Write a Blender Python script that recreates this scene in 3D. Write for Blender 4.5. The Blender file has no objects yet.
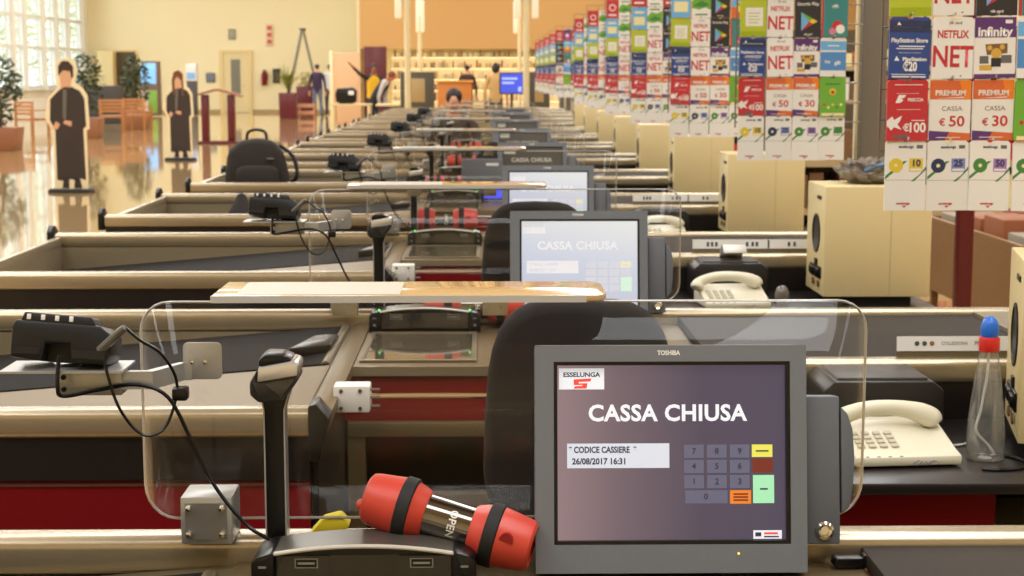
import bpy, bmesh, math, random
from mathutils import Vector, Matrix, Euler
random.seed(7)
SC = bpy.context.scene
COL = SC.collection
R = math.radians
# ------------------------------------------------------------------ camera, world, lights, exposure
CAM_H = 1.535
cam_d = bpy.data.cameras.new('camera')
cam = bpy.data.objects.new('camera', cam_d); COL.objects.link(cam)
cam_d.sensor_width = 36.0
cam_d.lens = 1604.0 / 1024.0 * 36.0
cam.location = (0, 0, CAM_H)
cam.rotation_euler = (R(90 - 7.634), 0, R(-0.956))
cam_d.clip_end = 300
cam_d.dof.use_dof = True
cam_d.dof.focus_distance = 2.15
cam_d.dof.aperture_fstop = 14
SC.camera = cam
SC.view_settings.view_transform = 'Standard'
SC.view_settings.look = 'None'
SC.view_settings.exposure = 0.0
SC.view_settings.gamma = 1.0
SC.view_settings.use_curve_mapping = False
SC.cycles.max_bounces = 10
SC.cycles.sample_clamp_indirect = 4.0
SC.cycles.caustics_reflective = False
SC.cycles.caustics_refractive = False
SC.cycles.transparent_max_bounces = 24
w = bpy.data.worlds.new('world'); SC.world = w; w.use_nodes = True
w.node_tree.nodes['Background'].inputs[0].default_value = (0.93, 0.97, 1.0, 1)
w.node_tree.nodes['Background'].inputs[1].default_value = 4.5

def area(name, loc, sx, sy, power, col=(0.94, 0.975, 1.0), rot=(0, 0, 0)):
    d = bpy.data.lights.new(name, 'AREA'); d.shape = 'RECTANGLE'; d.size = sx; d.size_y = sy
    d.energy = power; d.color = col
    o = bpy.data.objects.new(name, d); COL.objects.link(o); o.location = loc; o.rotation_euler = rot
    return o
for i, (x, pw) in enumerate(((-11, 2300), (-4.2, 2300), (2.6, 2200), (9.0, 1500))):
    area('ceiling_lamp_row', (x, 27, 7.6), 1.6, 62, pw)
area('ceiling_lamp', (0.3, 0.4, 4.6), 2.4, 1.2, 60)

# ------------------------------------------------------------------ materials
def lin(c):
    return tuple(((v / 255) / 12.92 if v / 255 <= 0.04045 else ((v / 255 + 0.055) / 1.055) ** 2.4) for v in c) + (1,)
MATS = {}
def mat(name, rgb, rough=0.5, metal=0.0, noise=0.0, nscale=8.0, emit=0.0, trans=0.0, coat=0.0, spec=0.5, stretch=None, bump=0.0):
    if name in MATS: return MATS[name]
    m = bpy.data.materials.new(name); m.use_nodes = True
    nt = m.node_tree; b = nt.nodes['Principled BSDF']
    c = lin(rgb)
    b.inputs['Base Color'].default_value = c
    b.inputs['Roughness'].default_value = rough
    b.inputs['Metallic'].default_value = metal
    b.inputs['Specular IOR Level'].default_value = spec
    b.inputs['Coat Weight'].default_value = coat
    if trans: b.inputs['Transmission Weight'].default_value = trans
    if emit:
        b.inputs['Emission Color'].default_value = c; b.inputs['Emission Strength'].default_value = emit
    if noise or bump:
        tc = nt.nodes.new('ShaderNodeTexCoord'); mp = nt.nodes.new('ShaderNodeMapping')
        nz = nt.nodes.new('ShaderNodeTexNoise'); nz.inputs['Scale'].default_value = nscale; nz.inputs['Detail'].default_value = 4
        if stretch: mp.inputs['Scale'].default_value = stretch
        nt.links.new(tc.outputs['Object'], mp.inputs[0]); nt.links.new(mp.outputs[0], nz.inputs['Vector'])
        if noise:
            mx = nt.nodes.new('ShaderNodeMix'); mx.data_type = 'RGBA'
            mx.inputs[6].default_value = tuple(v * (1 - noise) for v in c[:3]) + (1,)
            mx.inputs[7].default_value = tuple(min(1, v * (1 + noise)) for v in c[:3]) + (1,)
            nt.links.new(nz.outputs['Fac'], mx.inputs[0]); nt.links.new(mx.outputs[2], b.inputs['Base Color'])
        if bump:
            bp = nt.nodes.new('ShaderNodeBump'); bp.inputs['Strength'].default_value = bump
            nt.links.new(nz.outputs['Fac'], bp.inputs['Height']); nt.links.new(bp.outputs[0], b.inputs['Normal'])
    MATS[name] = m
    return m
def mat_clear(name, tint=(1, 1, 1), gloss=0.07, rough=0.02, haze=0.0, haze_rgb=(230, 230, 225)):
    if name in MATS: return MATS[name]
    m = bpy.data.materials.new(name); m.use_nodes = True; nt = m.node_tree
    nt.nodes.clear()
    out = nt.nodes.new('ShaderNodeOutputMaterial'); tr = nt.nodes.new('ShaderNodeBsdfTransparent'); gl = nt.nodes.new('ShaderNodeBsdfGlossy')
    tr.inputs[0].default_value = (*tint, 1); gl.inputs['Roughness'].default_value = rough
    fr = nt.nodes.new('ShaderNodeLayerWeight'); fr.inputs['Blend'].default_value = 0.12
    ad = nt.nodes.new('ShaderNodeMath'); ad.operation = 'MULTIPLY_ADD'; ad.inputs[1].default_value = 0.6; ad.inputs[2].default_value = gloss
    ad.use_clamp = True
    mx = nt.nodes.new('ShaderNodeMixShader')
    nt.links.new(fr.outputs['Fresnel'], ad.inputs[0]); nt.links.new(ad.outputs[0], mx.inputs[0])
    nt.links.new(tr.outputs[0], mx.inputs[1]); nt.links.new(gl.outputs[0], mx.inputs[2])
    last = mx
    if haze:
        df = nt.nodes.new('ShaderNodeBsdfDiffuse'); df.inputs[0].default_value = lin(haze_rgb)
        m2 = nt.nodes.new('ShaderNodeMixShader'); m2.inputs[0].default_value = haze
        nt.links.new(mx.outputs[0], m2.inputs[1]); nt.links.new(df.outputs[0], m2.inputs[2]); last = m2
    nt.links.new(last.outputs[0], out.inputs[0])
    MATS[name] = m
    return m
def mat_screen(name, stops, strength, angle_vec=(1, 0, 0.6), extent=1.0):
    """a lit display: backlight gradient in the screen's own generated coordinates"""
    if name in MATS: return MATS[name]
    m = bpy.data.materials.new(name); m.use_nodes = True; nt = m.node_tree; b = nt.nodes['Principled BSDF']
    b.inputs['Base Color'].default_value = (0.02, 0.02, 0.022, 1); b.inputs['Roughness'].default_value = 0.25
    tc = nt.nodes.new('ShaderNodeTexCoord'); dp = nt.nodes.new('ShaderNodeVectorMath'); dp.operation = 'DOT_PRODUCT'
    dp.inputs[1].default_value = angle_vec
    mu = nt.nodes.new('ShaderNodeMath'); mu.operation = 'MULTIPLY'; mu.inputs[1].default_value = extent
    rp = nt.nodes.new('ShaderNodeValToRGB')
    nt.links.new(tc.outputs['Generated'], dp.inputs[0]); nt.links.new(dp.outputs['Value'], mu.inputs[0]); nt.links.new(mu.outputs[0], rp.inputs[0])
    cr = rp.color_ramp
    while len(cr.elements) < len(stops): cr.elements.new(0.5)
    for e, (p, c) in zip(cr.elements, stops): e.position = p; e.color = lin(c)
    nt.links.new(rp.outputs[0], b.inputs['Emission Color']); b.inputs['Emission Strength'].default_value = strength
    MATS[name] = m
    return m

STEEL = mat('brushed_steel', (176, 162, 136), 0.27, 0.65)
STEELD = mat('tray_steel', (120, 108, 84), 0.42, 0.5, 0.08, 30, stretch=(0.3, 4, 4))
DECK = mat('deck_steel', (116, 99, 70), 0.45, 0.45, 0.05, 20, stretch=(0.4, 4, 4))
CHROME = mat('chrome', (215, 213, 208), 0.12, 1.0)
ALU = mat('satin_aluminium', (178, 178, 176), 0.32, 0.45, 0.04, 60)
BLACK = mat('black_plastic', (17, 16, 16), 0.3, spec=.35)
BLACKM = mat('matt_black', (22, 20, 20), 0.7)
SOOT = mat('dark_front_panel', (30, 25, 24), 0.3, spec=.4)
RUBBER = mat('belt_rubber', (56, 50, 44), 0.7, spec=.15, noise=0.08, nscale=30)
RUBD = mat('dark_rubber', (28, 25, 23), 0.75, spec=.1, noise=0.1, nscale=30)
RED = mat('wine_red_laminate', (120, 10, 20), 0.35, spec=.3)
WINE = mat('wine_red_paint', (92, 14, 24), 0.35)
GREY = mat('grey_plastic', (116, 121, 128), 0.45, noise=0.03, nscale=200)
GREYD = mat('grey_plastic_dark', (100, 104, 112), 0.45)
CREAM = mat('cream_metal', (226, 206, 154), 0.4)
CREAMS = mat('cream_metal_side', (230, 208, 152), 0.4)
PHONE = mat('cream_phone_plastic', (226, 220, 196), 0.35)
WHITE = mat('white_plastic', (232, 228, 222), 0.4)
PAPER = mat('white_paper', (236, 234, 230), 0.6)
FABRIC = mat('charcoal_fabric', (40, 36, 35), 0.9, noise=0.06, nscale=25, spec=.2)
CLEAR = mat_clear('clear_acrylic', (0.985, 0.985, 0.98), 0.02, 0.0)
EDGE = mat('polished_acrylic_edge', (232, 230, 226), 0.12, trans=0.35)
GLASSD = mat('dark_glass', (24, 22, 20), 0.05, spec=0.9, coat=0.6)
SCANGL = mat('scanner_glass', (120, 112, 96), 0.08, 0.55, coat=0.5)
LRED = mat('coral_red_plastic', (208, 70, 54), 0.38)
LREDD = mat('dark_red_plastic', (150, 30, 26), 0.4)
WOODTINT = mat('pale_wood_shelf', (196, 164, 116), 0.16, noise=0.12, nscale=14, stretch=(1, 9, 9), coat=0.6)
INK = mat('dark_print', (70, 72, 78), 0.6)
INKR = mat('red_print', (196, 32, 40), 0.6)

# ------------------------------------------------------------------ mesh helpers
_fonts = {}
KIDS = {}
def text_geo(s, size, bold=0.0, align='CENTER', space=1.0):
    key = (s, size, bold, align, space)
    if key in _fonts: return _fonts[key]
    c = bpy.data.curves.new('txt', 'FONT'); c.body = s; c.size = size; c.offset = bold * size; c.align_x = align; c.align_y = 'CENTER'
    c.space_character = space; c.resolution_u = 3
    o = bpy.data.objects.new('txt', c); COL.objects.link(o)
    dg = bpy.context.evaluated_depsgraph_get(); me = bpy.data.meshes.new_from_object(o.evaluated_get(dg))
    bpy.data.objects.remove(o); bpy.data.curves.remove(c)
    _fonts[key] = me
    return me
class MB:
    def __init__(s): s.bm = bmesh.new()
    def _fin(s, faces, m, M=None):
        vs = set()
        for f in faces:
            f.material_index = m
            vs.update(f.verts)
        if M is not None: bmesh.ops.transform(s.bm, matrix=M, verts=list(vs))
    def box(s, x0, x1, y0, y1, z0, z1, m=0, bev=0.0, M=None, seg=2):
        b2 = bmesh.new()
        bmesh.ops.create_cube(b2, size=1)
        for v in b2.verts: v.co = Vector(((x0 + x1) / 2 + v.co.x * (x1 - x0), (y0 + y1) / 2 + v.co.y * (y1 - y0), (z0 + z1) / 2 + v.co.z * (z1 - z0)))
        if bev: bmesh.ops.bevel(b2, geom=b2.edges[:], offset=bev, segments=seg, affect='EDGES', profile=0.5)
        return s.merge(b2, m, M)
    def merge(s, b2, m=0, M=None, keep=False):
        if M is not None: b2.transform(M)
        if not keep:
            for f in b2.faces: f.material_index = m
        me = bpy.data.meshes.new('tmp'); b2.to_mesh(me); b2.free(); s.bm.from_mesh(me); bpy.data.meshes.remove(me)
        return s
    def prism(s, poly, axis, a, b, m=0, bev=0.0, M=None):
        """poly of 2D points extruded along axis: 'x' -> (y,z), 'y' -> (x,z), 'z' -> (x,y)"""
        b2 = bmesh.new()
        def P(p, t): return {'x': (t, p[0], p[1]), 'y': (p[0], t, p[1]), 'z': (p[0], p[1], t)}[axis]
        va = [b2.verts.new(P(p, a)) for p in poly]; vb = [b2.verts.new(P(p, b)) for p in poly]
        n = len(poly)
        b2.faces.new(va); b2.faces.new(vb[::-1])
        for i in range(n): b2.faces.new((va[i], vb[i], vb[(i + 1) % n], va[(i + 1) % n]))
        bmesh.ops.recalc_face_normals(b2, faces=b2.faces[:])
        if bev: bmesh.ops.bevel(b2, geom=b2.edges[:], offset=bev, segments=2, affect='EDGES', profile=0.5)
        return s.merge(b2, m, M)
    def rrect(s, x0, x1, z0, z1, r, y0, y1, m=0, n=6, M=None, bev=0):
        return s.prism(rr(x0, x1, z0, z1, r, n), 'y', y0, y1, m, bev, M)
    def tube(s, pts, r, m=0, n=8, M=None):
        b2 = bmesh.new(); pts = [Vector(p) for p in pts]; rings = []
        rs = r if isinstance(r, (list, tuple)) else [r] * len(pts)
        up = None
        for i, p in enumerate(pts):
            t = (pts[min(i + 1, len(pts) - 1)] - pts[max(i - 1, 0)]).normalized()
            if up is None:
                up = Vector((0, 0, 1)) if abs(t.z) < 0.9 else Vector((1, 0, 0))
            sx = t.cross(up).normalized(); up = sx.cross(t).normalized()
            rings.append([b2.verts.new(p + (sx * math.cos(2 * math.pi * k / n) + up * math.sin(2 * math.pi * k / n)) * rs[i]) for k in range(n)])
        for i in range(len(rings) - 1):
            for k in range(n): b2.faces.new((rings[i][k], rings[i][(k + 1) % n], rings[i + 1][(k + 1) % n], rings[i + 1][k]))
        b2.faces.new(rings[0][::-1]); b2.faces.new(rings[-1])
        bmesh.ops.recalc_face_normals(b2, faces=b2.faces[:])
        return s.merge(b2, m, M)
    def lathe(s, prof, m=0, n=24, M=None):
        b2 = bmesh.new(); rings = []
        for (r, z) in prof: rings.append([b2.verts.new((r * math.cos(2 * math.pi * k / n), r * math.sin(2 * math.pi * k / n), z)) for k in range(n)])
        for i in range(len(rings) - 1):
            for k in range(n): b2.faces.new((rings[i][k], rings[i][(k + 1) % n], rings[i + 1][(k + 1) % n], rings[i + 1][k]))
        b2.faces.new(rings[0][::-1]); b2.faces.new(rings[-1])
        bmesh.ops.remove_doubles(b2, verts=b2.verts[:], dist=1e-6)
        bmesh.ops.recalc_face_normals(b2, faces=b2.faces[:])
        return s.merge(b2, m, M)
    def ball(s, c, r, m=0, sc=(1, 1, 1), seg=16, M=None):
        b2 = bmesh.new(); bmesh.ops.create_uvsphere(b2, u_segments=seg, v_segments=max(6, seg // 2), radius=r)
        for v in b2.verts: v.co = Vector(c) + Vector((v.co.x * sc[0], v.co.y * sc[1], v.co.z * sc[2]))
        return s.merge(b2, m, M)
    def text(s, t, size, x, z, y, m=0, bold=0.01, align='CENTER', wfit=None, M=None, space=1.0):
        """lettering standing in the XZ plane, read from -Y"""
        me = text_geo(t, size, bold, align, space); b2 = bmesh.new(); b2.from_mesh(me)
        sx = 1.0
        if wfit and b2.verts:
            ww = max(v.co.x for v in b2.verts) - min(v.co.x for v in b2.verts)
            sx = wfit / ww if ww else 1
        T = Matrix.Translation((x, y, z)) @ Matrix.Rotation(R(90), 4, 'X') @ Matrix.Diagonal((sx, 1, 1, 1))
        b2.transform(T)
        return s.merge(b2, m, M)
    def flat(s, x0, x1, z0, z1, y, m=0, M=None):
        b2 = bmesh.new()
        b2.faces.new([b2.verts.new(p) for p in ((x0, y, z0), (x1, y, z0), (x1, y, z1), (x0, y, z1))])
        return s.merge(b2, m, M)
    def poly(s, pts, y, m=0, M=None):
        b2 = bmesh.new(); f = b2.faces.new([b2.verts.new((p[0], y, p[1])) for p in pts])
        if f.normal.y > 0: f.normal_flip()
        return s.merge(b2, m, M)
    def build(s, name, mats, parent=None, loc=(0, 0, 0), rot=(0, 0, 0), smooth=35):
        me = bpy.data.meshes.new(name); s.bm.to_mesh(me); s.bm.free()
        for x in (mats if isinstance(mats, (list, tuple)) else [mats]): me.materials.append(x)
        if smooth:
            for p in me.polygons: p.use_smooth = True
            me.set_sharp_from_angle(angle=R(smooth))
        o = bpy.data.objects.new(name, me); COL.objects.link(o)
        o.location = loc; o.rotation_euler = rot
        if parent:
            o.parent = parent; KIDS.setdefault(parent.name, []).append(o)
        return o
def rr(x0, x1, z0, z1, r, n=6):
    pts = []
    for cx, cz, a0 in ((x1 - r, z0 + r, -90), (x1 - r, z1 - r, 0), (x0 + r, z1 - r, 90), (x0 + r, z0 + r, 180)):
        for k in range(n + 1):
            a = R(a0 + 90 * k / n); pts.append((cx + r * math.cos(a), cz + r * math.sin(a)))
    return pts
def spline(pts, n=6):
    pts = [Vector(p) for p in pts]; out = []
    for i in range(len(pts) - 1):
        p0 = pts[max(i - 1, 0)]; p1 = pts[i]; p2 = pts[i + 1]; p3 = pts[min(i + 2, len(pts) - 1)]
        for k in range(n):
            t = k / n
            out.append(0.5 * ((2 * p1) + (p2 - p0) * t + (2 * p0 - 5 * p1 + 4 * p2 - p3) * t * t + (3 * p1 - p0 - 3 * p2 + p3) * t ** 3))
    out.append(pts[-1])
    return out
def tag(o, label=None, cat=None, group=None, kind=None):
    if label: o['label'] = label
    if cat: o['category'] = cat
    if group: o['group'] = group
    if kind: o['kind'] = kind
    return o
def thing(name, label, cat, loc=(0, 0, 0), rot=(0, 0, 0), group=None):
    o = bpy.data.objects.new(name, None); COL.objects.link(o); o.empty_display_size = 0.1
    o.location = loc; o.rotation_euler = rot
    return tag(o, label, cat, group)
def copy_tree(o, parent=None, skip=()):
    c = o.copy(); COL.objects.link(c)
    if parent:
        c.parent = parent; KIDS.setdefault(parent.name, []).append(c)
    for ch in list(KIDS.get(o.name, [])):
        if ch.name.split('.')[0] in skip: continue
        copy_tree(ch, c, skip)
    return c
def struct(o): return tag(o, kind='structure')
NTH = ['nearest', 'second nearest', 'third nearest', 'fourth nearest', 'fifth nearest', 'sixth nearest', 'seventh nearest', 'eighth nearest',
       'ninth nearest', 'tenth nearest', 'eleventh nearest', 'twelfth nearest', 'thirteenth nearest', 'fourteenth nearest']
PITCH = 2.127
def lane_y(n): return 2.21 + PITCH * (n - 1)       # far rail of lane n
def series(proto, lanes, label, dx=None, skip=None):
    """copy a lane item to its other lanes; the label gets the lane's place in the row"""
    y0 = proto.location.y; x0 = proto.location.x; out = []
    for i, n in enumerate(lanes):
        o = proto if i == 0 else copy_tree(proto, skip=skip(n) if skip else ())
        o.location.y = y0 + PITCH * (n - lanes[0])
        o.location.x = x0 + (dx(n) if dx else 0)
        o['label'] = label(i, n)
        out.append(o)
    return out
# ------------------------------------------------------------------ the hall
FLOOR = mat('polished_tan_floor', (186, 154, 108), 0.05, noise=0.12, nscale=0.6, coat=0.35)
WALLC = mat('cream_wall_paint', (240, 226, 184), 0.75)
WALLW = mat('window_wall_paint', (240, 236, 222), 0.75)
ORANGE = mat('orange_wall_paint', (206, 160, 98), 0.7)
CEIL = mat('ceiling_paint', (226, 216, 190), 0.8)
FRAMEW = mat('white_window_frame', (226, 226, 218), 0.5)
DOORC = mat('cream_door', (228, 204, 146), 0.5)
b = MB(); b.box(-15.6, 16, -8, 70, -0.1, 0); struct(b.build('floor', FLOOR))
b = MB(); b.box(-15.6, 16, -8, 70, 8.0, 8.1); struct(b.build('ceiling', CEIL))
b = MB(); b.box(-15.4, -4.62, 63, 63.2, 0, 8); b.box(-4.74, -4.62, 60.2, 63, 0, 8); struct(b.build('wall_back', WALLC))
b = MB(); b.box(-4.62, 16, 60, 60.2, 2.42, 8); struct(b.build('wall_store', ORANGE))
b = MB(); b.box(-4.62, 16, 67, 67.2, 0, 2.6); b.box(-4.62, 16, 60.2, 67, 2.5, 2.6); struct(b.build('wall_recess', WALLC))
b = MB(); b.box(15.8, 16, -8, 67, 0, 8); struct(b.build('wall_right', WALLC))
b = MB(); b.box(-15.4, 16, -8.2, -8, 0, 8); struct(b.build('wall_front', WALLC))
b = MB()
b.box(-15.6, -15.3, -8, 63.2, 0, 1.0); b.box(-15.6, -15.3, -8, 63.2, 7.4, 8)
wins = [(30.0, 34.6), (35.4, 40.0), (40.8, 45.4), (45.7, 50.7), (50.95, 53.0), (53.25, 54.45), (54.6, 56.7), (56.9, 58.4), (58.6, 60.0), (60.2, 62.2)]
ys = [-8] + [v for p in wins for v in p] + [63.2]
for i in range(0, len(ys), 2): b.box(-15.6, -15.3, ys[i], ys[i + 1], 1.0, 7.4)
struct(b.build('wall_left', WALLW))
PANE = mat_clear('window_pane', (0.95, 0.97, 0.96), 0.05)
for i, (y0, y1) in enumerate(wins):
    wn = struct(thing('window_%d' % (i + 1), None, None, (-15.45, (y0 + y1) / 2, 1.0)))
    h = (y1 - y0) / 2; b = MB()
    for ya, yb in ((-h, -h + .09), (h - .09, h)): b.box(-.06, .06, ya, yb, 0, 6.4)
    for z in (0, 1.35, 2.4, 3.6, 4.8, 6.28): b.box(-.055, .055, -h, h, z, z + .11)
    b.build('window_frame', FRAMEW, wn)
    b = MB(); b.box(-.008, .008, -h + .1, h - .1, .1, 6.3); b.build('pane', PANE, wn)
    b = MB(); b.box(-.1, .32, -h, h, -.05, 0, bev=.01); b.build('window_sill', FRAMEW, wn)
d = struct(thing('door_1', None, None, (-9.67, 63, 0)))
b = MB(); b.box(-.62, -.48, -.1, 0, 0, 2.42); b.box(.48, .62, -.1, 0, 0, 2.42); b.box(-.48, .48, -.1, 0, 2.30, 2.42); b.build('door_frame', DOORC, d)
b = MB(); b.box(-.48, .48, -.06, 0, .01, 2.3); b.build('door_leaf', mat('door_leaf_cream', (226, 208, 160), .5), d)
b = MB(); b.box(-.18, .18, -.075, -.055, .66, 2.06); b.build('door_glass', mat('grey_door_glass', (128, 126, 112), .15), d)
b = MB(); b.tube([(.36, -.06, 1.05), (.36, -.12, 1.05), (.26, -.12, 1.05)], .012); b.build('handle', ALU, d)
b = MB(); b.box(-15.3, -4.75, 62.97, 63, 0, .12); struct(b.build('baseboard_back', mat('base_tile', (178, 150, 104), .4)))
# trees outside the window wall
LEAFP = mat('pale_tree_leaves', (206, 216, 184), .7)
BARK = mat('tree_bark', (92, 74, 54), .8)
def foliage(mb, c, rx, ry, rz, n, s, m=0, rnd=random):
    b2 = bmesh.new()
    for _ in range(n):
        while True:
            p = Vector((rnd.uniform(-1, 1), rnd.uniform(-1, 1), rnd.uniform(-1, 1)))
            if p.length <= 1 and p.length > .25: break
        q = Vector((c[0] + p.x * rx, c[1] + p.y * ry, c[2] + p.z * rz))
        e = Euler((rnd.uniform(-1.1, 1.1), rnd.uniform(-1.1, 1.1), rnd.uniform(0, 6.28))).to_matrix()
        l = s * rnd.uniform(.7, 1.3)
        vs = [b2.verts.new(q + e @ Vector(v)) for v in ((0, -l, 0), (l * .42, -l * .2, l * .06), (l * .3, l * .5, 0), (0, l, -l * .2), (-l * .3, l * .5, 0), (-l * .42, -l * .2, l * .06))]
        b2.faces.new(vs)
    mb.merge(b2, m)
rt = random.Random(3)
for i, (x, y, lab) in enumerate(((-22, 75.1, 'pale green tree outside the tall window nearest the camera'), (-22, 80.4, 'pale green tree outside the tall window beside the middle white mullions'), (-22, 85.8, 'pale green tree outside the tall window closest to the wall corner'))):
    t = thing('tree', lab, 'tree', (x, y, -.1), group='trees outside the windows')
    b = MB(); foliage(b, (0, 0, 4.6), (1.1, 1.1, .8)[i], (1.1, 1.1, .8)[i], 3.6, 900, .15, rnd=rt); b.build('foliage', LEAFP, t, smooth=0)
    b = MB(); b.tube([(0, 0, 0), (.05, 0, 1.6), (0, .1, 3.5), (.1, 0, 6)], [.16, .13, .1, .03]); b.build('trunk', BARK, t)
b = MB(); b.box(-60, -15.6, -10, 140, -.3, -.1); struct(b.build('pavement', mat('outside_paving', (190, 186, 170), .8, noise=.1)))
# ------------------------------------------------------------------ checkout counters
LANES = list(range(1, 15))
def rail(x0, x1, y1, z1=.9, d=.058, h=.056, m=0, mb=None):
    mb = mb or MB(); return mb.prism(rr(y1 - d, y1, z1 - h, z1, .016, 5), 'x', x0, x1, m)
ct = thing('checkout_counter', 'x', 'checkout counter', (0, lane_y(1), 0), group='checkout counters in a row')
XL, XR = -1.72, 1.5
rail(XL, XR, 0).build('far_rail', STEEL, ct)
rail(XL, -.338, -1.28).build('near_rail', STEEL, ct)
rail(.47, XR, -.765).build('alcove_rail', STEEL, ct)
b = MB(); b.prism([(-.066, .83), (.006, .83), (.006, .906), (-.03, .93), (-.066, .906)], 'x', XL - .03, XL - .001, bev=.004); b.build('end_cap', BLACK, ct)
b = MB(); b.prism([(-1.345, .83), (-1.275, .83), (-1.275, .906), (-1.31, .93), (-1.345, .906)], 'x', XL - .03, XL - .001, bev=.004); b.build('end_cap', BLACK, ct)
b = MB(); b.prism([(-.338, .80), (-.318, .80), (-.298, .884), (-.322, .913), (-.338, .908)], 'y', -1.345, -1.27, bev=.003); b.build('end_cap', BLACK, ct)
b = MB(); b.box(XL, -.34, -1.325, -1.29, .76, .844); b.box(XL, -.34, -1.30, -1.285, .1, .76); b.build('front_fascia', SOOT, ct)
b = MB(); b.box(XL, -.34, -1.318, -1.301, .12, .757); b.build('front_panel', RED, ct)
b = MB(); b.box(XL, -.34, -1.322, -1.3175, .652, .657); b.box(XL, -.34, -1.322, -1.3175, .748, .753); b.build('panel_trim', mat('bronze_trim', (120, 84, 66), .3, .6), ct)
# packing tray that falls away to the left
b = MB(); b.prism([(XL + .03, .70), (-.345, .83), (-.345, .862), (XL + .03, .752)], 'y', -1.28, -.058); b.build('packing_tray', STEELD, ct)
b = MB(); b.box(XL, -.345, -.058, -.02, .12, .844); b.build('rear_panel', mat('rear_steel', (166, 156, 134), .36, .7), ct)
b = MB(); b.box(XL, XL + .03, -1.28, -.058, .12, .886, bev=.006); b.build('end_panel', STEEL, ct)
SL = .11 / 1.345
def fz(x): return .862 + (x + .345) * SL
b = MB(); b.prism([(XL + .04, fz(XL + .04)), (-.385, fz(-.385)), (-.365, fz(-.385) + .001), (-.365, fz(-.385) + .007), (-.385, fz(-.385) + .007), (XL + .04, fz(XL + .04) + .006)], 'y', -.665, -.105); b.build('packing_belt', RUBD, ct)
b = MB(); b.prism([(XL + .035, fz(XL + .035)), (-.36, fz(-.36)), (-.36, fz(-.36) + .004), (XL + .035, fz(XL + .035) + .004)], 'y', -1.28, -.672); b.build('tray_plate', DECK, ct)
b = MB(); b.tube([(-.372, -.66, .86), (-.372, -.11, .86)], .012, n=12); b.build('belt_roller', STEELD, ct)
b = MB(); b.lathe([(.016, .85), (.017, .868), (.012, .872), (0, .872)], n=16, M=Matrix.Translation((-.395, -.40, 0))); b.prism([(-.47, -.56), (-.375, -.50), (-.37, -.34), (-.43, -.36)], 'z', .858, .884, bev=.004); b.build('belt_guard', BLACK, ct)
b = MB(); b.box(XL + .04, -.36, -1.27, -.08, 0, .12); b.box(-.30, .44, -.62, -.1, 0, .12); b.box(.50, XR - .04, -.80, -.08, 0, .12); b.box(.56, 1.44, -1.30, -1.26, 0, .10); b.box(.975, .985, -1.31, -.82, .0, .742); b.build('plinth', BLACKM, ct)
# scanning deck
b = MB(); b.box(-.345, -.308, -1.265, -.058, .84, .866, bev=.002); b.build('tray_lip', DECK, ct)
b = MB(); b.box(-.308, .5205, -.685, -.058, .842, .862, bev=.003); b.build('scanning_deck', DECK, ct)
b = MB(); b.box(-.308, .519, -.692, -.686, .842, .864); b.build('deck_edge', STEEL, ct)
b = MB(); b.box(-.326, .519, -.68, -.66, .735, .842); b.build('deck_apron', RED, ct)
b = MB(); b.box(-.32, .46, -.70, -.30, .70, .734, bev=.003); b.box(-.32, -.28, -.69, -.65, .1, .70); b.box(.2, .24, -.69, -.65, .1, .70); b.box(-.32, .24, -.69, -.65, .52, .56); b.build('under_shelf', DECK, ct)
b = MB(); b.box(-.338, -.326, -1.28, -.06, .1, .84); b.box(.46, .474, -.76, -.06, .1, .844); b.box(-.326, .46, -.12, -.09, .1, .70); b.build('cabinet_sides', SOOT, ct)
b = MB(); b.box(-.318, -.242, -1.045, -.99, .831, .888, bev=.004); b.build('gate_hinge', WHITE, ct)
hb = b = MB()
for x, z in ((-.302, .878), (-.262, .878), (-.302, .841), (-.262, .841)): b.lathe([(.004, 0), (.004, .003), (0, .004)], n=10, M=Matrix.Translation((x, -1.045, z)) @ Matrix.Rotation(R(90), 4, 'X'))
for z in (.843, .861, .878): b.tube([(-.242, -1.03, z), (-.222, -1.03, z)], .003)
b.build('hinge_screws', mat('dull_steel', (120, 118, 114), .35, .8), ct)
b = MB(); b.tube([(-.24, -1.025, .863), (-.05, -1.025, .863), (.085, -1.025, .861)], .0055, n=10); b.build('gate_arm', CHROME, ct)
# incoming belt and cashier desk
b = MB(); b.box(.52, 1.32, -.765, -.058, .86, .884, bev=.004); b.build('belt', RUBBER, ct)
b = MB(); b.box(1.32, XR, -.76, -.058, .12, .895, bev=.004); b.build('end_module', STEELD, ct)
b = MB(); b.box(.474, XR, -.815, -.77, .1, .846); b.build('belt_housing', SOOT, ct)
b = MB(); b.box(.52, XR, -1.39, -.82, .742, .765, bev=.004); b.build('desk_top', mat('black_desk_laminate', (34, 30, 30), .3, noise=.1, nscale=40), ct)
b = MB(); b.box(.54, .985, -1.335, -1.315, .1, .742); b.build('desk_panel', RED, ct)
b = MB(); b.box(1.46, 1.49, -1.33, -.82, .1, .742); b.box(.54, .56, -1.31, -.82, .1, .742); b.build('desk_sides', SOOT, ct)
b = MB(); b.box(.99, 1.46, -1.25, -.83, .56, .585); b.box(.99, 1.46, -1.25, -.83, .30, .325); b.build('desk_shelf', CREAM, ct)
series(ct, LANES, lambda i, n: 'long steel and wine red checkout counter, %s in the row' % NTH[i])

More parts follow.
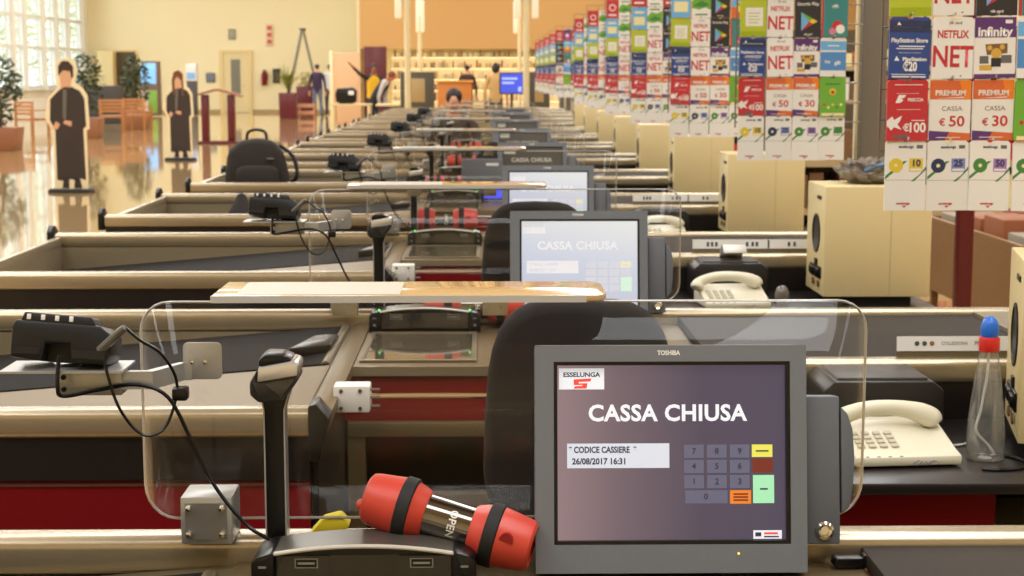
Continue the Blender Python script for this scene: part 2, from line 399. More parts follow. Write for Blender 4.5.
# ------------------------------------------------------------------ checkout screens
E_WHITE = mat('screen_white', (200, 204, 212), .5, emit=.85)
E_PANEL = mat('screen_panel', (180, 186, 198), .5, emit=.85)
E_KEY = mat('screen_key', (84, 84, 104), .5, emit=.8)
E_INK = mat('screen_ink', (44, 42, 60), .5, emit=.6)
E_YEL = mat('screen_yellow', (196, 194, 80), .5, emit=.8)
E_ORG = mat('screen_orange', (200, 112, 34), .5, emit=.8)
E_BRN = mat('screen_brown', (100, 38, 26), .5, emit=.8)
E_GRN = mat('screen_green', (142, 200, 160), .5, emit=.8)
E_RED = mat('screen_red', (206, 60, 50), .5, emit=.95)
S_NEAR = mat_screen('display_violet', [(0, (150, 124, 128)), (.22, (114, 96, 106)), (.5, (78, 68, 88)), (1, (72, 64, 90))], .9, (.8, 0, .0))
S_LIT = mat_screen('display_pale', [(0, (176, 180, 196)), (.5, (186, 190, 204)), (1, (212, 212, 208))], 1.2, (.2, 0, .8))
S_DIM = mat_screen('display_dim', [(0, (50, 44, 36)), (1, (66, 58, 48))], 1.0, (.5, 0, .5))
E_DIM = mat('screen_dim_text', (150, 144, 128), .5, emit=.8)
E_PALE = mat('screen_pale_key', (170, 172, 182), .5, emit=.95)
def lx(px): return (px - 671) / 275 * .366
def lz(py): return (571 - py) / 226 * .306
def screen_mesh(kind):
    b = MB(); b.flat(-.153, .156, .043, .279, 0, 0)
    W, P, K, I, Y, O, B_, G, RD = range(1, 10)
    b.flat(lx(558), lx(604), lz(389), lz(368), -.0004, W)
    b.text('ESSELUNGA', .0085, lx(581), lz(374.5), -.0008, I, .03, wfit=.05)
    if kind == 'near':
        b.poly([(lx(573), lz(379)), (lx(591), lz(378)), (lx(590), lz(381)), (lx(578), lz(381.5)), (lx(578), lz(383)), (lx(587), lz(382.8)), (lx(586), lz(388)), (lx(573), lz(388.2)), (lx(574), lz(385.8)), (lx(582), lz(385.5)), (lx(582), lz(384.5)), (lx(573), lz(384.6))], -.0008, RD)
    b.text('CASSA CHIUSA', .0305, lx(668), lz(413.5), -.0006, W, .03, wfit=.215, space=1.06)
    b.flat(lx(566), lx(670), lz(467.5), lz(443), -.0004, P)
    b.text('* CODICE CASSIERE  *', .0115, lx(568), lz(449.5), -.0008, I, .03, 'LEFT', wfit=.0915)
    b.text('26/08/2017 16:31', .0115, lx(571), lz(461), -.0008, I, .03, 'LEFT', wfit=.072)
    for r_, row in enumerate(('789', '456', '123')):
        for c_, ch in enumerate(row):
            x, y = 685 + 23.3 * c_, 444.5 + 15.2 * r_
            b.flat(lx(x), lx(x + 20), lz(y + 13), lz(y), -.0004, K); b.text(ch, .011, lx(x + 10), lz(y + 6.5), -.0008, I, .02)
    b.flat(lx(686), lx(729), lz(503), lz(490), -.0004, K); b.text('0', .011, lx(707), lz(496.5), -.0008, I, .02)
    b.flat(lx(731.5), lx(753), lz(503.5), lz(490), -.0004, O); b.flat(lx(754), lx(775), lz(457), lz(444.5), -.0004, Y)
    b.flat(lx(754.5), lx(775.5), lz(472.5), lz(458.5), -.0004, B_); b.flat(lx(755), lx(776.5), lz(503), lz(475), -.0004, G)
    for k in range(3): b.flat(lx(735), lx(750), lz(494.6 + 3 * k), lz(493 + 3 * k), -.0008, B_)
    b.flat(lx(758), lx(771), lz(451.6), lz(450.2), -.0008, I); b.flat(lx(762), lx(770), lz(489.6), lz(488), -.0008, I)
    b.flat(lx(755), lx(784), lz(538.5), lz(530), -.0004, W); b.flat(lx(766), lx(780), lz(534), lz(532), -.0008, RD); b.flat(lx(757), lx(763), lz(536), lz(532), -.0008, I); b.flat(lx(766), lx(781), lz(537), lz(535.6), -.0008, I)
    return b
def make_monitor(kind):
    t = thing('checkout_monitor', 'x', 'monitor', (.2495, 2.088, .868), (R(-9.2), 0, 0), 'touch screens on the counters')
    b = MB()
    # frame: four bezel bars around the recessed screen, and the tapered back
    b.prism(rr(-.183, .183, 0, .306, .006, 3), 'y', .004, .045, bev=.002)
    for x0, x1, z0, z1 in ((-.183, -.158, 0, .306), (.161, .183, 0, .306), (-.158, .161, 0, .038), (-.158, .161, .284, .306)): b.box(x0, x1, -.008, .006, z0, z1)
    b.prism([(-.15, .03), (.15, .03), (.15, .27), (-.15, .27)], 'y', .045, .07, bev=.012)
    b.build('housing', GREY, t)
    b = MB()
    for x0, x1, z0, z1 in ((-.158, -.153, .038, .284), (.156, .161, .038, .284), (-.153, .156, .038, .043), (-.153, .156, .279, .284)): b.box(x0, x1, -.005, .0045, z0, z1)
    b.build('screen_gasket', BLACK, t)
    sm = {'near': [S_NEAR, E_WHITE, E_PANEL, E_KEY, E_INK, E_YEL, E_ORG, E_BRN, E_GRN, E_RED],
          'lit': [S_LIT, mat('screen_soft_white', (196, 197, 202), .5, emit=.8), mat('screen_soft_white', (196, 197, 202), .5, emit=.8), E_PALE, E_PALE, mat('screen_pale_yellow', (190, 188, 164), .5, emit=.9), E_PALE, E_PALE, mat('screen_pale_green', (172, 200, 182), .5, emit=.9), E_PALE],
          'dim': [S_DIM, E_DIM, S_DIM, S_DIM, S_DIM, S_DIM, S_DIM, S_DIM, S_DIM, S_DIM]}[kind]
    o = screen_mesh(kind).build('screen', sm, t, (0, .0035, 0), smooth=0)
    MB().text('TOSHIBA', .0085, -.003, .2955, -.0084, 0, .04, wfit=.031).build('maker_mark', mat('mark_white', (236, 236, 236), .5), t, smooth=0)
    b = MB(); b.lathe([(.0015, 0), (.0015, .001), (0, .0012)], n=8, M=Matrix.Translation((.09, -.008, .026)) @ Matrix.Rotation(R(90), 4, 'X')); b.build('status_light', mat('amber_led', (250, 190, 80), .4, emit=2.0), t)
    # card reader bolted to the right edge
    rd = MB(); rd.box(.186, .232, .012, .06, .035, .236, bev=.003)
    rdo = rd.build('side_reader', GREYD, t)
    f = MB(); f.prism([(0, .075), (.012, .085), (.0175, .12), (.019, .155), (.017, .19), (.010, .212), (0, .222)], 'y', .014, .05, bev=.003); f.build('reader_fin', GREYD, rdo, (.234, 0, 0))
    k = MB(); k.lathe([(.0125, 0), (.0125, .004), (.009, .007), (.006, .006), (.006, .002), (0, .002)], n=20, M=Matrix.Translation((.210, .012, .054)) @ Matrix.Rotation(R(90), 4, 'X')); k.build('key_lock', CHROME, rdo)
    st = MB(); st.prism([(.03, .01), (.10, -.012), (.10, -.016), (.02, .0)], 'x', -.07, .07); st.box(-.05, .05, .05, .10, -.01, .12, bev=.004); st.build('stand', BLACK, t)
    b = MB()
    for x in (-.075, .085): b.box(x - .018, x + .018, .003, .04, -.006, .004, bev=.002); 
    b.build('feet', BLACK, t)
    return t
m1 = make_monitor('near'); m1['label'] = 'large grey checkout screen with violet CASSA CHIUSA display, nearest of all'
m2 = make_monitor('lit'); m2.location.y += PITCH
series(m2, [2, 3], lambda i, n: ['grey checkout screen with pale washed-out display behind the black chair', 'smaller grey checkout screen with pale display cut by an acrylic shelf edge'][i])
m4 = make_monitor('dim'); m4.location.y += 3 * PITCH
series(m4, list(range(4, 9)), lambda i, n: 'dark grey checkout screen with dim brown display, %s of the dim ones' % NTH[i])

# ------------------------------------------------------------------ plexiglass guards
def bent_sheet():
    pts = rr(-.474, .527, .923, 1.226, .045, 6)
    b2 = bmesh.new(); b2.faces.new([b2.verts.new((p[0], 0, p[1])) for p in pts])
    for x in (-.46, -.446, -.43, -.416, .468, .483, .498, .513):
        bmesh.ops.bisect_plane(b2, geom=b2.verts[:] + b2.edges[:] + b2.faces[:], plane_co=(x, 0, 0), plane_no=(1, 0, 0))
    return b2, pts
def bend(x):
    if x < -.416: return ((-.416 - x) / .058) ** 2 * .016
    if x > .468: return ((x - .468) / .059) ** 2 * .016
    return 0
gp = thing('plexiglass_guard', 'x', 'guard panel', (0, lane_y(1) - .04, 0), group='clear guards on the counters')
b2, gpts = bent_sheet()
for v in b2.verts: v.co.y = bend(v.co.x)
b = MB(); b.merge(b2)
o = b.build('sheet', CLEAR, gp, smooth=60)
md = o.modifiers.new('solidify', 'SOLIDIFY'); md.thickness = .004; md.offset = 0
dense = []
for i in range(len(gpts)):
    a, c = Vector(gpts[i]), Vector(gpts[(i + 1) % len(gpts)])
    k = max(1, int((c - a).length / .03))
    dense += [a.lerp(c, j / k) for j in range(k)]
dense.append(dense[0])
b = MB(); b.tube([(p.x, bend(p.x), p.y) for p in dense], .0019, n=6); b.build('polished_edge', EDGE, gp)
b = MB(); b.box(-.414, -.344, -.05, .022, -.0 + .9, .966, bev=.003)
blk = b.build('clamp_block', ALU, gp)
b = MB(); b.box(-.407, -.351, -.053, -.05, .908, .958); b.build('clamp_plate', mat('grey_zinc', (150, 150, 150), .35, .7, .05, 50), blk)
for x in (-.402, -.357):
    for z in (.916, .952):
        b = MB(); b.lathe([(.0048, 0), (.005, .003), (.0035, .0065), (0, .008)], n=14, M=Matrix.Translation((x, -.053, z)) @ Matrix.Rotation(R(90), 4, 'X')); b.build('bolt', CHROME, blk)
series(gp, list(range(1, 10)), lambda i, n: 'clear plexiglass guard with rounded corners standing on %s' % ('the nearest counter rail' if n == 1 else 'the %s counter rail' % NTH[n - 1]))

# ------------------------------------------------------------------ acrylic shelves on top of the guards
sh = thing('guard_shelf', 'x', 'shelf', (0, lane_y(1) - .09, 1.2315), group='shelves over the guards')
pl = [(-.366, 0), (.135, 0)] + [(.135 + .028 * math.sin(a), .028 - .028 * math.cos(a)) for a in (R(30), R(60), R(90))] + [(.163, .122)] + [(.135 + .028 * math.cos(a), .122 + .028 * math.sin(a)) for a in (R(30), R(60), R(90))] + [(-.366, .15)]
b = MB(); b.prism(pl, 'z', .001, .009, bev=.0012); b.build('shelf_plate', WOODTINT, sh)
b = MB(); b.prism([(-.366, -.0015), (.135, -.0015), (.135, .0005), (-.366, .0005)], 'z', .0, .0095); b.build('front_edge', EDGE, sh)
b = MB(); b.prism([(-.335, .012), (-.115, .012), (-.115, .14), (-.335, .14)], 'z', .009, .0096); b.build('paper_strip', mat('tinted_paper', (184, 176, 160), .5), sh)
for x in (-.19, .013):
    b = MB(); b.box(x - .017, x + .017, .028, .04, -.022, .001, bev=.001); b.box(x - .017, x + .017, .01, .04, -.003, .001)
    for q in (-.009, .009): b.lathe([(.003, 0), (.003, .002), (0, .003)], n=8, M=Matrix.Translation((x + q, .028, -.012)) @ Matrix.Rotation(R(90), 4, 'X'))
    b.build('bracket', ALU, sh)
series(sh, list(range(1, 9)), lambda i, n: 'narrow pale brown acrylic shelf lying across the %s clear guard' % NTH[i])

# ------------------------------------------------------------------ payment terminals on arms
pt = thing('payment_terminal', 'x', 'payment terminal', (-.55, lane_y(1) - .11, 1.15), group='payment terminals on arms')
b = MB(); b.rrect(.138, .191, -.029, .022, .008, .058, .0615, bev=.0008); b.build('mounting_plate', ALU, pt)
b = MB()
for x in (.15, .168): b.lathe([(.003, 0), (.003, .0015), (0, .003)], n=10, M=Matrix.Translation((x, .058, -.005)) @ Matrix.Rotation(R(90), 4, 'X'))
b.build('plate_screw', CHROME, pt)
b = MB(); b.box(-.016, .07, -.012, .028, -.037, -.004, bev=.002); b.prism([(.06, -.006), (.11, -.006), (.14, .057), (.15, .057), (.15, .062), (.132, .062), (.10, .004), (.06, .004)], 'z', -.03, -.006)
b.box(-.085, .075, -.03, .05, -.004, -.001); arm = b.build('bracket_arm', ALU, pt)
b = MB()
for z in (-.012, -.028): b.lathe([(.0035, 0), (.0035, .002), (0, .003)], n=10, M=Matrix.Translation((-.006, -.012, z)) @ Matrix.Rotation(R(90), 4, 'X'))
b.build('arm_screws', BLACK, arm)
TM = Matrix.Translation((-.004, 0, .002)) @ Matrix.Scale(.92, 4) @ Matrix.Rotation(R(4), 4, 'Y') @ Matrix.Rotation(R(-12), 4, 'X')
b = MB()
b.prism([(-.074, .006), (-.03, .003), (-.026, .03), (.008, .03), (.012, .003), (.06, .003), (.068, .02), (.066, .046), (.05, .058), (-.07, .060), (-.075, .05)], 'y', -.03, .045, 0, .003, M=TM)
b.box(-.028, .011, .0, .03, .003, .036, M=TM)
b.prism([(-.066, .056), (.045, .054), (.036, .07), (-.06, .072)], 'y', -.026, .03, 0, .003, M=TM)
b.box(-.072, -.032, -.034, -.028, .012, .022, M=TM); b.box(.014, .06, -.034, -.028, .01, .022, M=TM)
hs = b.build('terminal_body', mat('terminal_charcoal', (30, 30, 31), .4, spec=.3), pt)
b = MB()
for x in (-.056, -.036, -.016, .004): b.box(x, x + .006, -.0275, -.024, .061, .069, bev=.001, M=TM)
b.build('terminal_tabs', WHITE, hs)
b = MB(); b.tube([(.045, -.02, .025), (.075, -.03, .052), (.081, -.032, .057)], [.006, .0055, .0045], n=10); b.build('stylus', mat('stylus_grey', (104, 100, 92), .3), pt)
cb = MB()
cb.tube(spline([(.082, -.03, .056), (.10, -.03, .04), (.125, -.02, .02), (.14, .0, -.02), (.135, -.01, -.06), (.12, -.02, -.085), (.095, -.025, -.085), (.07, -.03, -.05), (.055, -.03, .0), (.05, -.02, .03)], 6), .0022, n=6)
cb.tube(spline([(-.006, -.03, .02), (-.008, -.035, -.02), (-.002, -.03, -.034), (.04, -.02, -.028), (.09, -.015, -.022), (.13, -.01, -.04), (.16, -.01, -.10), (.19, -.015, -.16), (.23, -.02, -.21), (.262, -.03, -.228)], 6), .0028, n=6)
cb.box(.135, .155, -.012, .01, -.045, -.028, bev=.003)
cb.build('cable', BLACK, pt)
series(pt, list(range(1, 8)), lambda i, n: 'black payment terminal on a bracket arm, %s to the camera' % ['closest', 'second closest', 'third closest', 'fourth closest', 'fifth closest', 'sixth closest', 'seventh closest'][i])

# ------------------------------------------------------------------ stalk scanners
sk = thing('stalk_scanner', 'x', 'scanner', (-.284, lane_y(1) - .095, .862), group='stalk scanners beside the flat scanners')
b = MB(); b.prism([(-.016, 0), (.016, 0), (.0125, .05), (.0125, .225), (.022, .256), (-.018, .256), (-.0125, .225), (-.0125, .05)], 'y', 0, .028, bev=.002); b.build('stalk', BLACK, sk)
b = MB(); b.prism([(-.0145, .04), (-.0125, .04), (-.0125, .225), (-.018, .256), (-.0205, .256), (-.0145, .225)], 'y', -.001, .029); b.prism([(.0125, .04), (.0145, .04), (.0145, .225), (.024, .256), (.022, .256), (.0125, .225)], 'y', -.001, .029); b.build('stalk_trim', ALU, sk)
b = MB(); b.prism([(-.028, .250), (-.016, .240), (.016, .243), (.036, .270), (.036, .278), (-.02, .268), (-.018, .284), (-.028, .268)], 'y', -.028, .032, bev=.004); hd = b.build('head', mat('scanner_charcoal', (44, 43, 42), .35), sk)
b = MB(); b.prism([(-.018, .268), (.036, .277), (.037, .292), (.028, .296), (-.016, .288)], 'y', -.031, .034, bev=.003); b.build('silver_band', mat('silver_plastic', (214, 212, 206), .25, .6), hd)
b = MB(); b.prism([(-.016, .288), (.028, .297), (.014, .303), (-.008, .304), (-.016, .298)], 'y', -.026, .03, bev=.003); b.build('head_cap', BLACK, hd)
b = MB(); b.prism([(-.008, .2665), (.032, .273), (.014, .248)], 'y', -.0295, -.028); b.build('scan_window', GLASSD, hd)
series(sk, list(range(1, 7)), lambda i, n: 'black stalk scanner with a silver head, %s of the row' % ['nearest and tallest looking', 'second', 'third', 'fourth', 'fifth', 'sixth'][i])

# ------------------------------------------------------------------ flat-bed scanners with an upright hood
sc = thing('counter_scanner', 'x', 'scanner', (-.159, lane_y(1) - .19, .862), group='flat scanners set in the counters')
def arch(z0, zc, x0, n=12): return [(-x0 + 2 * x0 * k / n, z0 + (zc - z0) * (1 - ((2 * k / n) - 1) ** 2)) for k in range(n + 1)]
top = arch(.052, .062, .117)
b = MB(); b.prism([(-.117, .003), (.117, .003)] + top[::-1], 'y', .012, .075); hood = b.build('hood', mat('hood_black', (32, 30, 28), .3), sc)
b = MB(); b.prism(top + [(p[0], p[1] + .004) for p in top[::-1]], 'y', .003, .076); b.build('hood_top', mat('hood_grey', (96, 92, 84), .35, .5), hood)
b = MB(); b.tube([(p[0], .002, p[1] + .002) for p in top], .003, n=8); b.build('silver_arch', mat('silver_arch', (224, 220, 212), .25, .35), hood)
for x0, x1, g in ((-.113, -.045, .006), (-.045, .045, .011), (.045, .113, .006)):
    b = MB(); b.prism([(x0, .004), (x1, .004), (x1, .050), (x0, .050)], 'y', g, .0125); b.build('scan_window', GLASSD, hood)
b = MB()
for x in (-.09, .06):
    b.flat(x, x + .03, .034, .047, .0055, 0); b.flat(x + .0015, x + .0285, .0355, .0455, .0052, 1); b.flat(x + .004, x + .026, .039, .042, .005, 0)
b.build('warning_label', [mat('label_grey', (150, 146, 130), .5), BLACK], hood, smooth=0)
for s in (-1, 1):
    b = MB(); b.prism([(s * .116, .0), (s * .146, .0), (s * .146, .044), (s * .138, .052), (s * .12, .057), (s * .116, .057)], 'y', -.004, .08, bev=.004); p = b.build('hood_pillar', BLACK, sc)
    b = MB(); b.lathe([(.004, 0), (.004, .001), (.003, .0012), (0, .0012)], n=14, M=Matrix.Translation((s * .131, -.004, .02)) @ Matrix.Rotation(R(90), 4, 'X')); b.box(s * .131 - .005, s * .131 + .005, -.0055, -.004, .037, .0395); b.build('hood_button', mat('button_grey', (130, 126, 118), .4), p)
b = MB()
for x0, x1, y0, y1 in ((-.137, .137, -.44, -.425), (-.137, .137, -.035, -.02), (-.137, -.125, -.425, -.035), (.125, .137, -.425, -.035)): b.box(x0, x1, y0, y1, 0, .006, bev=.001)
b.build('plate_frame', STEELD, sc)
b = MB(); b.box(-.125, .125, -.425, -.035, .0, .004); b.build('scanner_plate', SCANGL, sc)
b = MB()
for x in (-.118, .118): b.lathe([(.003, 0), (.003, .002), (0, .003)], n=8, M=Matrix.Translation((x, -.004, .060)) @ Matrix.Rotation(R(90), 4, 'X'))
b.build('ready_light', mat('green_led', (110, 250, 120), .4, emit=1.6), sc)
def sk_scan(n): return ('ready_light',) if n == 1 or n == 2 else ()
series(sc, list(range(1, 8)), lambda i, n: 'scanner with black arched hood, %s' % ['in front at the bottom edge', 'set under the nearest acrylic shelf', 'with green lights under the second acrylic shelf', 'on the fourth counter', 'on the fifth counter', 'on the sixth counter', 'on the seventh counter'][i])
for o in list(KIDS[sc.name]):
    if o.name.startswith('ready_light'): bpy.data.objects.remove(o)

# ------------------------------------------------------------------ red lanterns
def make_lantern():
    t = thing('checkout_lantern', 'x', 'lantern', group='red lanterns lying on the counters')
    X = Matrix.Rotation(R(90), 4, 'Y')
    b = MB(); b.lathe([(.0, -.04), (.0325, -.04), (.0325, .04), (0, .04)], n=32, M=X); b.lathe([(.0335, -.0405), (.0338, -.037), (.0325, -.036)], n=32, M=X); tb = b.build('tube', mat('mirror_tube', (128, 124, 120), .08, .95), t)
    me = text_geo('OPEN', .0165, .02, 'CENTER', 1.05); b2 = bmesh.new(); b2.from_mesh(me)
    bmesh.ops.triangulate(b2, faces=b2.faces[:])
    for v in b2.verts:
        a = -.25 + v.co.x / .0329; v.co = Vector((v.co.y + .008, -.0332 * math.cos(a), -.0332 * math.sin(a)))
    b = MB(); b.merge(b2); b.build('lettering', mat('letter_white', (236, 232, 226), .5), tb, smooth=0)
    for s, nm in ((-1, 'end_cap'), (1, 'end_cap')):
        P = X if s > 0 else X @ Matrix.Rotation(R(180), 4, 'X')
        b = MB(); b.lathe([(.035, .036), (.0385, .040), (.0445, .058), (.047, .060), (.047, .076), (.0465, .080), (.0405, .122), (.038, .130), (.032, .134), (.026, .130), (0, .128)], n=36, M=P); cp = b.build(nm, LRED, t)
        b = MB(); b.lathe([(.0472, .0585), (.0495, .0605), (.0495, .0775), (.0472, .0795)], n=36, M=P); b.build('grip_band', BLACKM, cp)
        b = MB()
        if s > 0:
            b.prism([(.096 + .011 * math.cos(a), .010 + .014 * math.sin(a)) for a in [R(k * 20) for k in range(10)]] , 'y', -.0446, -.034); b.build('cap_notch', LREDD, cp)
        else:
            b.ball((-.137, -.008, -.012), .009); b.build('cap_knob', LRED, cp)
    return t
def aim(o, p0, p1, roll=0):
    d = (Vector(p1) - Vector(p0)).normalized(); y = Vector((0, 0, 1)).cross(d).normalized(); z = d.cross(y)
    m3 = Matrix((d, y, z)).transposed(); o.matrix_world = Matrix.Translation((Vector(p0) + Vector(p1)) / 2) @ m3.to_4x4() @ Matrix.Rotation(roll, 4, 'X')
l1 = make_lantern()
loc, rot, scl = (Matrix.Identity(4)).decompose()
def place_lantern(o, p0, p1, roll=0):
    aim(o, p0, p1, roll); l_, r_, s_ = o.matrix_world.decompose(); o.location = l_; o.rotation_mode = 'XYZ'; o.rotation_euler = r_.to_euler()
place_lantern(l1, (-.168, 2.120, .968), (.069, 2.074, .906))
l1.scale = (.88, .88, .88)
l1['label'] = 'large coral red lantern with mirror tube, tilted beside the nearest screen'
for n, xa, lab in ((2, -.03, 'red lantern mostly hidden behind the nearest acrylic shelf'), (3, -.165, 'small red lantern lying level behind the green-lit scanner'), (4, -.18, 'red lantern on the fourth counter under a shelf edge'), (5, -.12, 'red lantern on the fifth counter, far down the row'), (6, -.16, 'tiny red lantern on the sixth counter, farthest of the lanterns')):
    c = copy_tree(l1); c['label'] = lab
    place_lantern(c, (xa - .12, lane_y(n) - .10 + .0, .947 - .03), (xa + .12, lane_y(n) - .10, .947 - .03), R(-20)) if n == 2 else place_lantern(c, (xa - .13, lane_y(n) - .029, .9515), (xa + .13, lane_y(n) - .029, .9515), R(10))

# ------------------------------------------------------------------ office chairs
ch = thing('office_chair', 'x', 'chair', (.165, lane_y(2) - 1.60, 0), group='cashiers chairs')
b = MB(); pts = []
for k in range(0, 33):
    t_ = k / 32 * 2 * math.pi; cx, sz = math.cos(t_), math.sin(t_)
    ex = math.copysign(abs(cx) ** .55, cx); ez = math.copysign(abs(sz) ** .55, sz)
    if k < 32: pts.append(((.178 - .022 * (ez + 1) / 2) * ex, .935 + .215 * ez))
b2 = bmesh.new(); layers = []
for yy, sc_ in ((-.03, .90), (-.022, .97), (0, 1), (.03, .99), (.05, .9)):
    layers.append([b2.verts.new((p[0] * sc_, yy + .35 * p[0] ** 2 * 1.2 - .05 * (p[1] - .935), .935 + (p[1] - .935) * sc_)) for p in pts])
for i in range(len(layers) - 1):
    for k in range(32): b2.faces.new((layers[i][k], layers[i][(k + 1) % 32], layers[i + 1][(k + 1) % 32], layers[i + 1][k]))
b2.faces.new(layers[0][::-1]); b2.faces.new(layers[-1]); bmesh.ops.recalc_face_normals(b2, faces=b2.faces[:])
b.merge(b2); b.build('backrest', FABRIC, ch, smooth=50)
b = MB(); b.tube([(0, -.02, .75), (0, -.035, .62), (0, .03, .50), (0, .14, .48)], [.022, .024, .022, .02], n=10); b.build('back_bracket', BLACK, ch)
b = MB(); b.prism(rr(-.2, .2, .02, .42, .09, 6), 'z', .50, .57, bev=.022); b.build('seat', FABRIC, ch, smooth=50)
b = MB(); b.lathe([(.028, .08), (.028, .30), (.018, .30), (.018, .50)], n=16, M=Matrix.Translation((0, .21, 0))); b.build('gas_post', BLACK, ch)
for k in range(5):
    a = R(72 * k + 20); b = MB(); b.tube([(0, .21, .10), (.12 * math.cos(a), .21 + .12 * math.sin(a), .085), (.24 * math.cos(a), .21 + .24 * math.sin(a), .06)], [.024, .02, .015], n=8); lg = b.build('base_leg', BLACK, ch)
    b = MB(); b.lathe([(0, -.011), (.024, -.011), (.026, 0), (.024, .011), (0, .011)], n=14, M=Matrix.Translation((.24 * math.cos(a), .21 + .24 * math.sin(a), .027)) @ Matrix.Rotation(a, 4, 'Z') @ Matrix.Rotation(R(90), 4, 'X')); b.build('castor', BLACK, lg)
series(ch, [2, 3, 5], lambda i, n: ['black office chair close behind the nearest checkout screen', 'black office chair left of the second checkout screen', 'farthest black office chair, half seen far down the row'][i], dx=lambda n: {2: 0, 3: -.01, 4: -.05}.get(n, -.06))

# ------------------------------------------------------------------ cashier desk things
ph = thing('desk_phone', 'x', 'telephone', (.828, lane_y(2) - 1.275, .765), (0, 0, R(5)), 'telephones on the cashier desks')
b = MB(); b.prism([(0, .004), (.20, .004), (.20, .062), (.15, .066), (.03, .030), (0, .024)], 'x', -.105, .112, bev=.006); base = b.build('phone_base', PHONE, ph)
b = MB()
KT = Matrix.Translation((0, .03, .0312)) @ Matrix.Rotation(math.atan2(.036, .12), 4, 'X')
for i in range(4):
    for j in range(4): b.box(-.088 + i * .023, -.073 + i * .023, .008 + j * .017, .019 + j * .017, 0, .004, bev=.001, M=KT)
b.build('keys', mat('phone_keys', (196, 190, 170), .4), ph)
b = MB()
for i in range(4): b.flat(-.084 + i * .023, -.077 + i * .023, .006, .009, 0, M=Matrix.Translation((0, .003, .016)))
b.build('key_marks', INK, ph)
b = MB()
for i in range(9): b.tube([(.012 + i * .006, -.0005, .010 + .004 * math.sin(i * 2.1)), (.017 + i * .006, -.0005, .012 + .004 * math.sin(i * 1.3))], .0008, 0, 5)
b.build('pen_scribble', mat('scribble_blue', (110, 104, 140), .6), ph)
b = MB()
hp = spline([(-.118, .10, .058), (-.105, .11, .078), (-.06, .115, .094), (0, .118, .097), (.05, .118, .090), (.085, .116, .076), (.095, .114, .062)], 5)
b.tube(hp, [.016, .021, .0225, .022, .02, .019, .018, .0175, .017, .0165, .0165, .0165, .0165, .0165, .0165, .0165, .0165, .017, .0175, .018, .019, .02, .021, .0215, .022, .0225, .0225, .0215, .02, .018, .014][:len(hp)], n=12)
b.build('handset', PHONE, ph)
b = MB(); b.tube(spline([(.10, .15, .02), (.14, .16, .006), (.19, .18, .0035), (.22, .24, .0035)], 6), .0025, n=6); b.build('cord', WHITE, ph)
series(ph, [2, 3, 4], lambda i, n: ['cream desk telephone in front, beside the spray bottle', 'cream desk telephone behind the top edge of the nearest guard', 'farthest cream desk telephone, right of the pale screen'][i])

pr = thing('receipt_printer', 'x', 'printer', (.842, lane_y(2) - 1.02, .765), group='printers on the cashier desks')
b = MB(); b.prism([(-.13, .003), (.13, .003), (.128, .105), (.105, .124), (-.105, .124), (-.128, .105)], 'y', 0, .19, bev=.006); b.build('printer_body', mat('printer_charcoal', (32, 29, 28), .4, spec=.35), pr)
b = MB(); b.prism([(-.10, .12), (.10, .12), (.095, .130), (-.095, .130)], 'y', .015, .17, bev=.003); b.build('printer_lid', mat('printer_lid_grey', (56, 51, 46), .45), pr)
b = MB(); b.box(-.08, .08, -.002, .002, .07, .085); b.build('paper_slot', BLACKM, pr)
series(pr, [2, 3, 4], lambda i, n: 'dark box-shaped printer on the cashier desk behind the %s' % ['nearest cream telephone', 'middle cream telephone', 'farthest cream telephone'][i])
b = MB(); b2 = bmesh.new(); pv = []
for k in range(9):
    a = k / 8; pv.append((b2.verts.new((-.04, -.10 * a, .05 * math.sin(a * 2.6))), b2.verts.new((.04, -.10 * a, .05 * math.sin(a * 2.6)))))
for k in range(8): b2.faces.new((pv[k][0], pv[k][1], pv[k + 1][1], pv[k + 1][0]))
b.merge(b2); o = b.build('receipt_paper', PAPER, None, (.86, lane_y(3) - .89, .895)); md = o.modifiers.new('s', 'SOLIDIFY'); md.thickness = .0006
tag(o, 'white curl of receipt paper lying on top of a dark printer', 'paper')

# spray bottle
bo = thing('spray_bottle', 'clear plastic bottle with blue cap and red collar on the black desk', 'bottle', (1.003, 3.135, .765))
prof = [(0, .0), (.034, .0), (.037, .004), (.0375, .05), (.034, .10), (.027, .16), (.0205, .205), (.018, .218), (.018, .225)]
BOTTLE = mat_clear('bottle_plastic', (.97, .975, .98), .10, .08, .07)
b = MB(); b.lathe(prof, n=28); b.build('bottle_body', BOTTLE, bo)
LIQ = mat_clear('bottle_liquid', (.94, .95, .95), .06, .02, .04)
b = MB(); b.lathe([(0, .003), (.033, .003), (.0355, .01), (.036, .05), (.0325, .10), (.0265, .155), (.0225, .182), (0, .182)], n=28); b.build('liquid', LIQ, bo)
b = MB(); b.tube(spline([(0, 0, .225), (-.002, 0, .17), (-.012, 0, .10), (-.02, 0, .06), (.005, 0, .03), (.02, 0, .01)], 6), .0028, n=8); b.build('dip_tube', mat('pale_tube', (226, 228, 222), .3), bo)
b = MB(); b.lathe([(0, .221), (.0195, .221), (.0205, .224), (.0205, .246), (.019, .25), (0, .25)], n=24); b.build('collar', mat('collar_red', (214, 44, 38), .35), bo)
b = MB(); b.lathe([(0, .249), (.016, .249), (.0178, .256), (.0182, .266), (.0165, .277), (.012, .286), (.005, .290), (0, .2905)], n=24); b.build('cap', mat('cap_blue', (36, 108, 208), .3), bo)
b = MB(); b.lathe([(0, 0), (.012, .0005), (.014, .003)], n=20, M=Matrix.Translation((0, 0, .0008))); b.build('base_ring', mat('base_mark', (200, 204, 204), .3), bo)
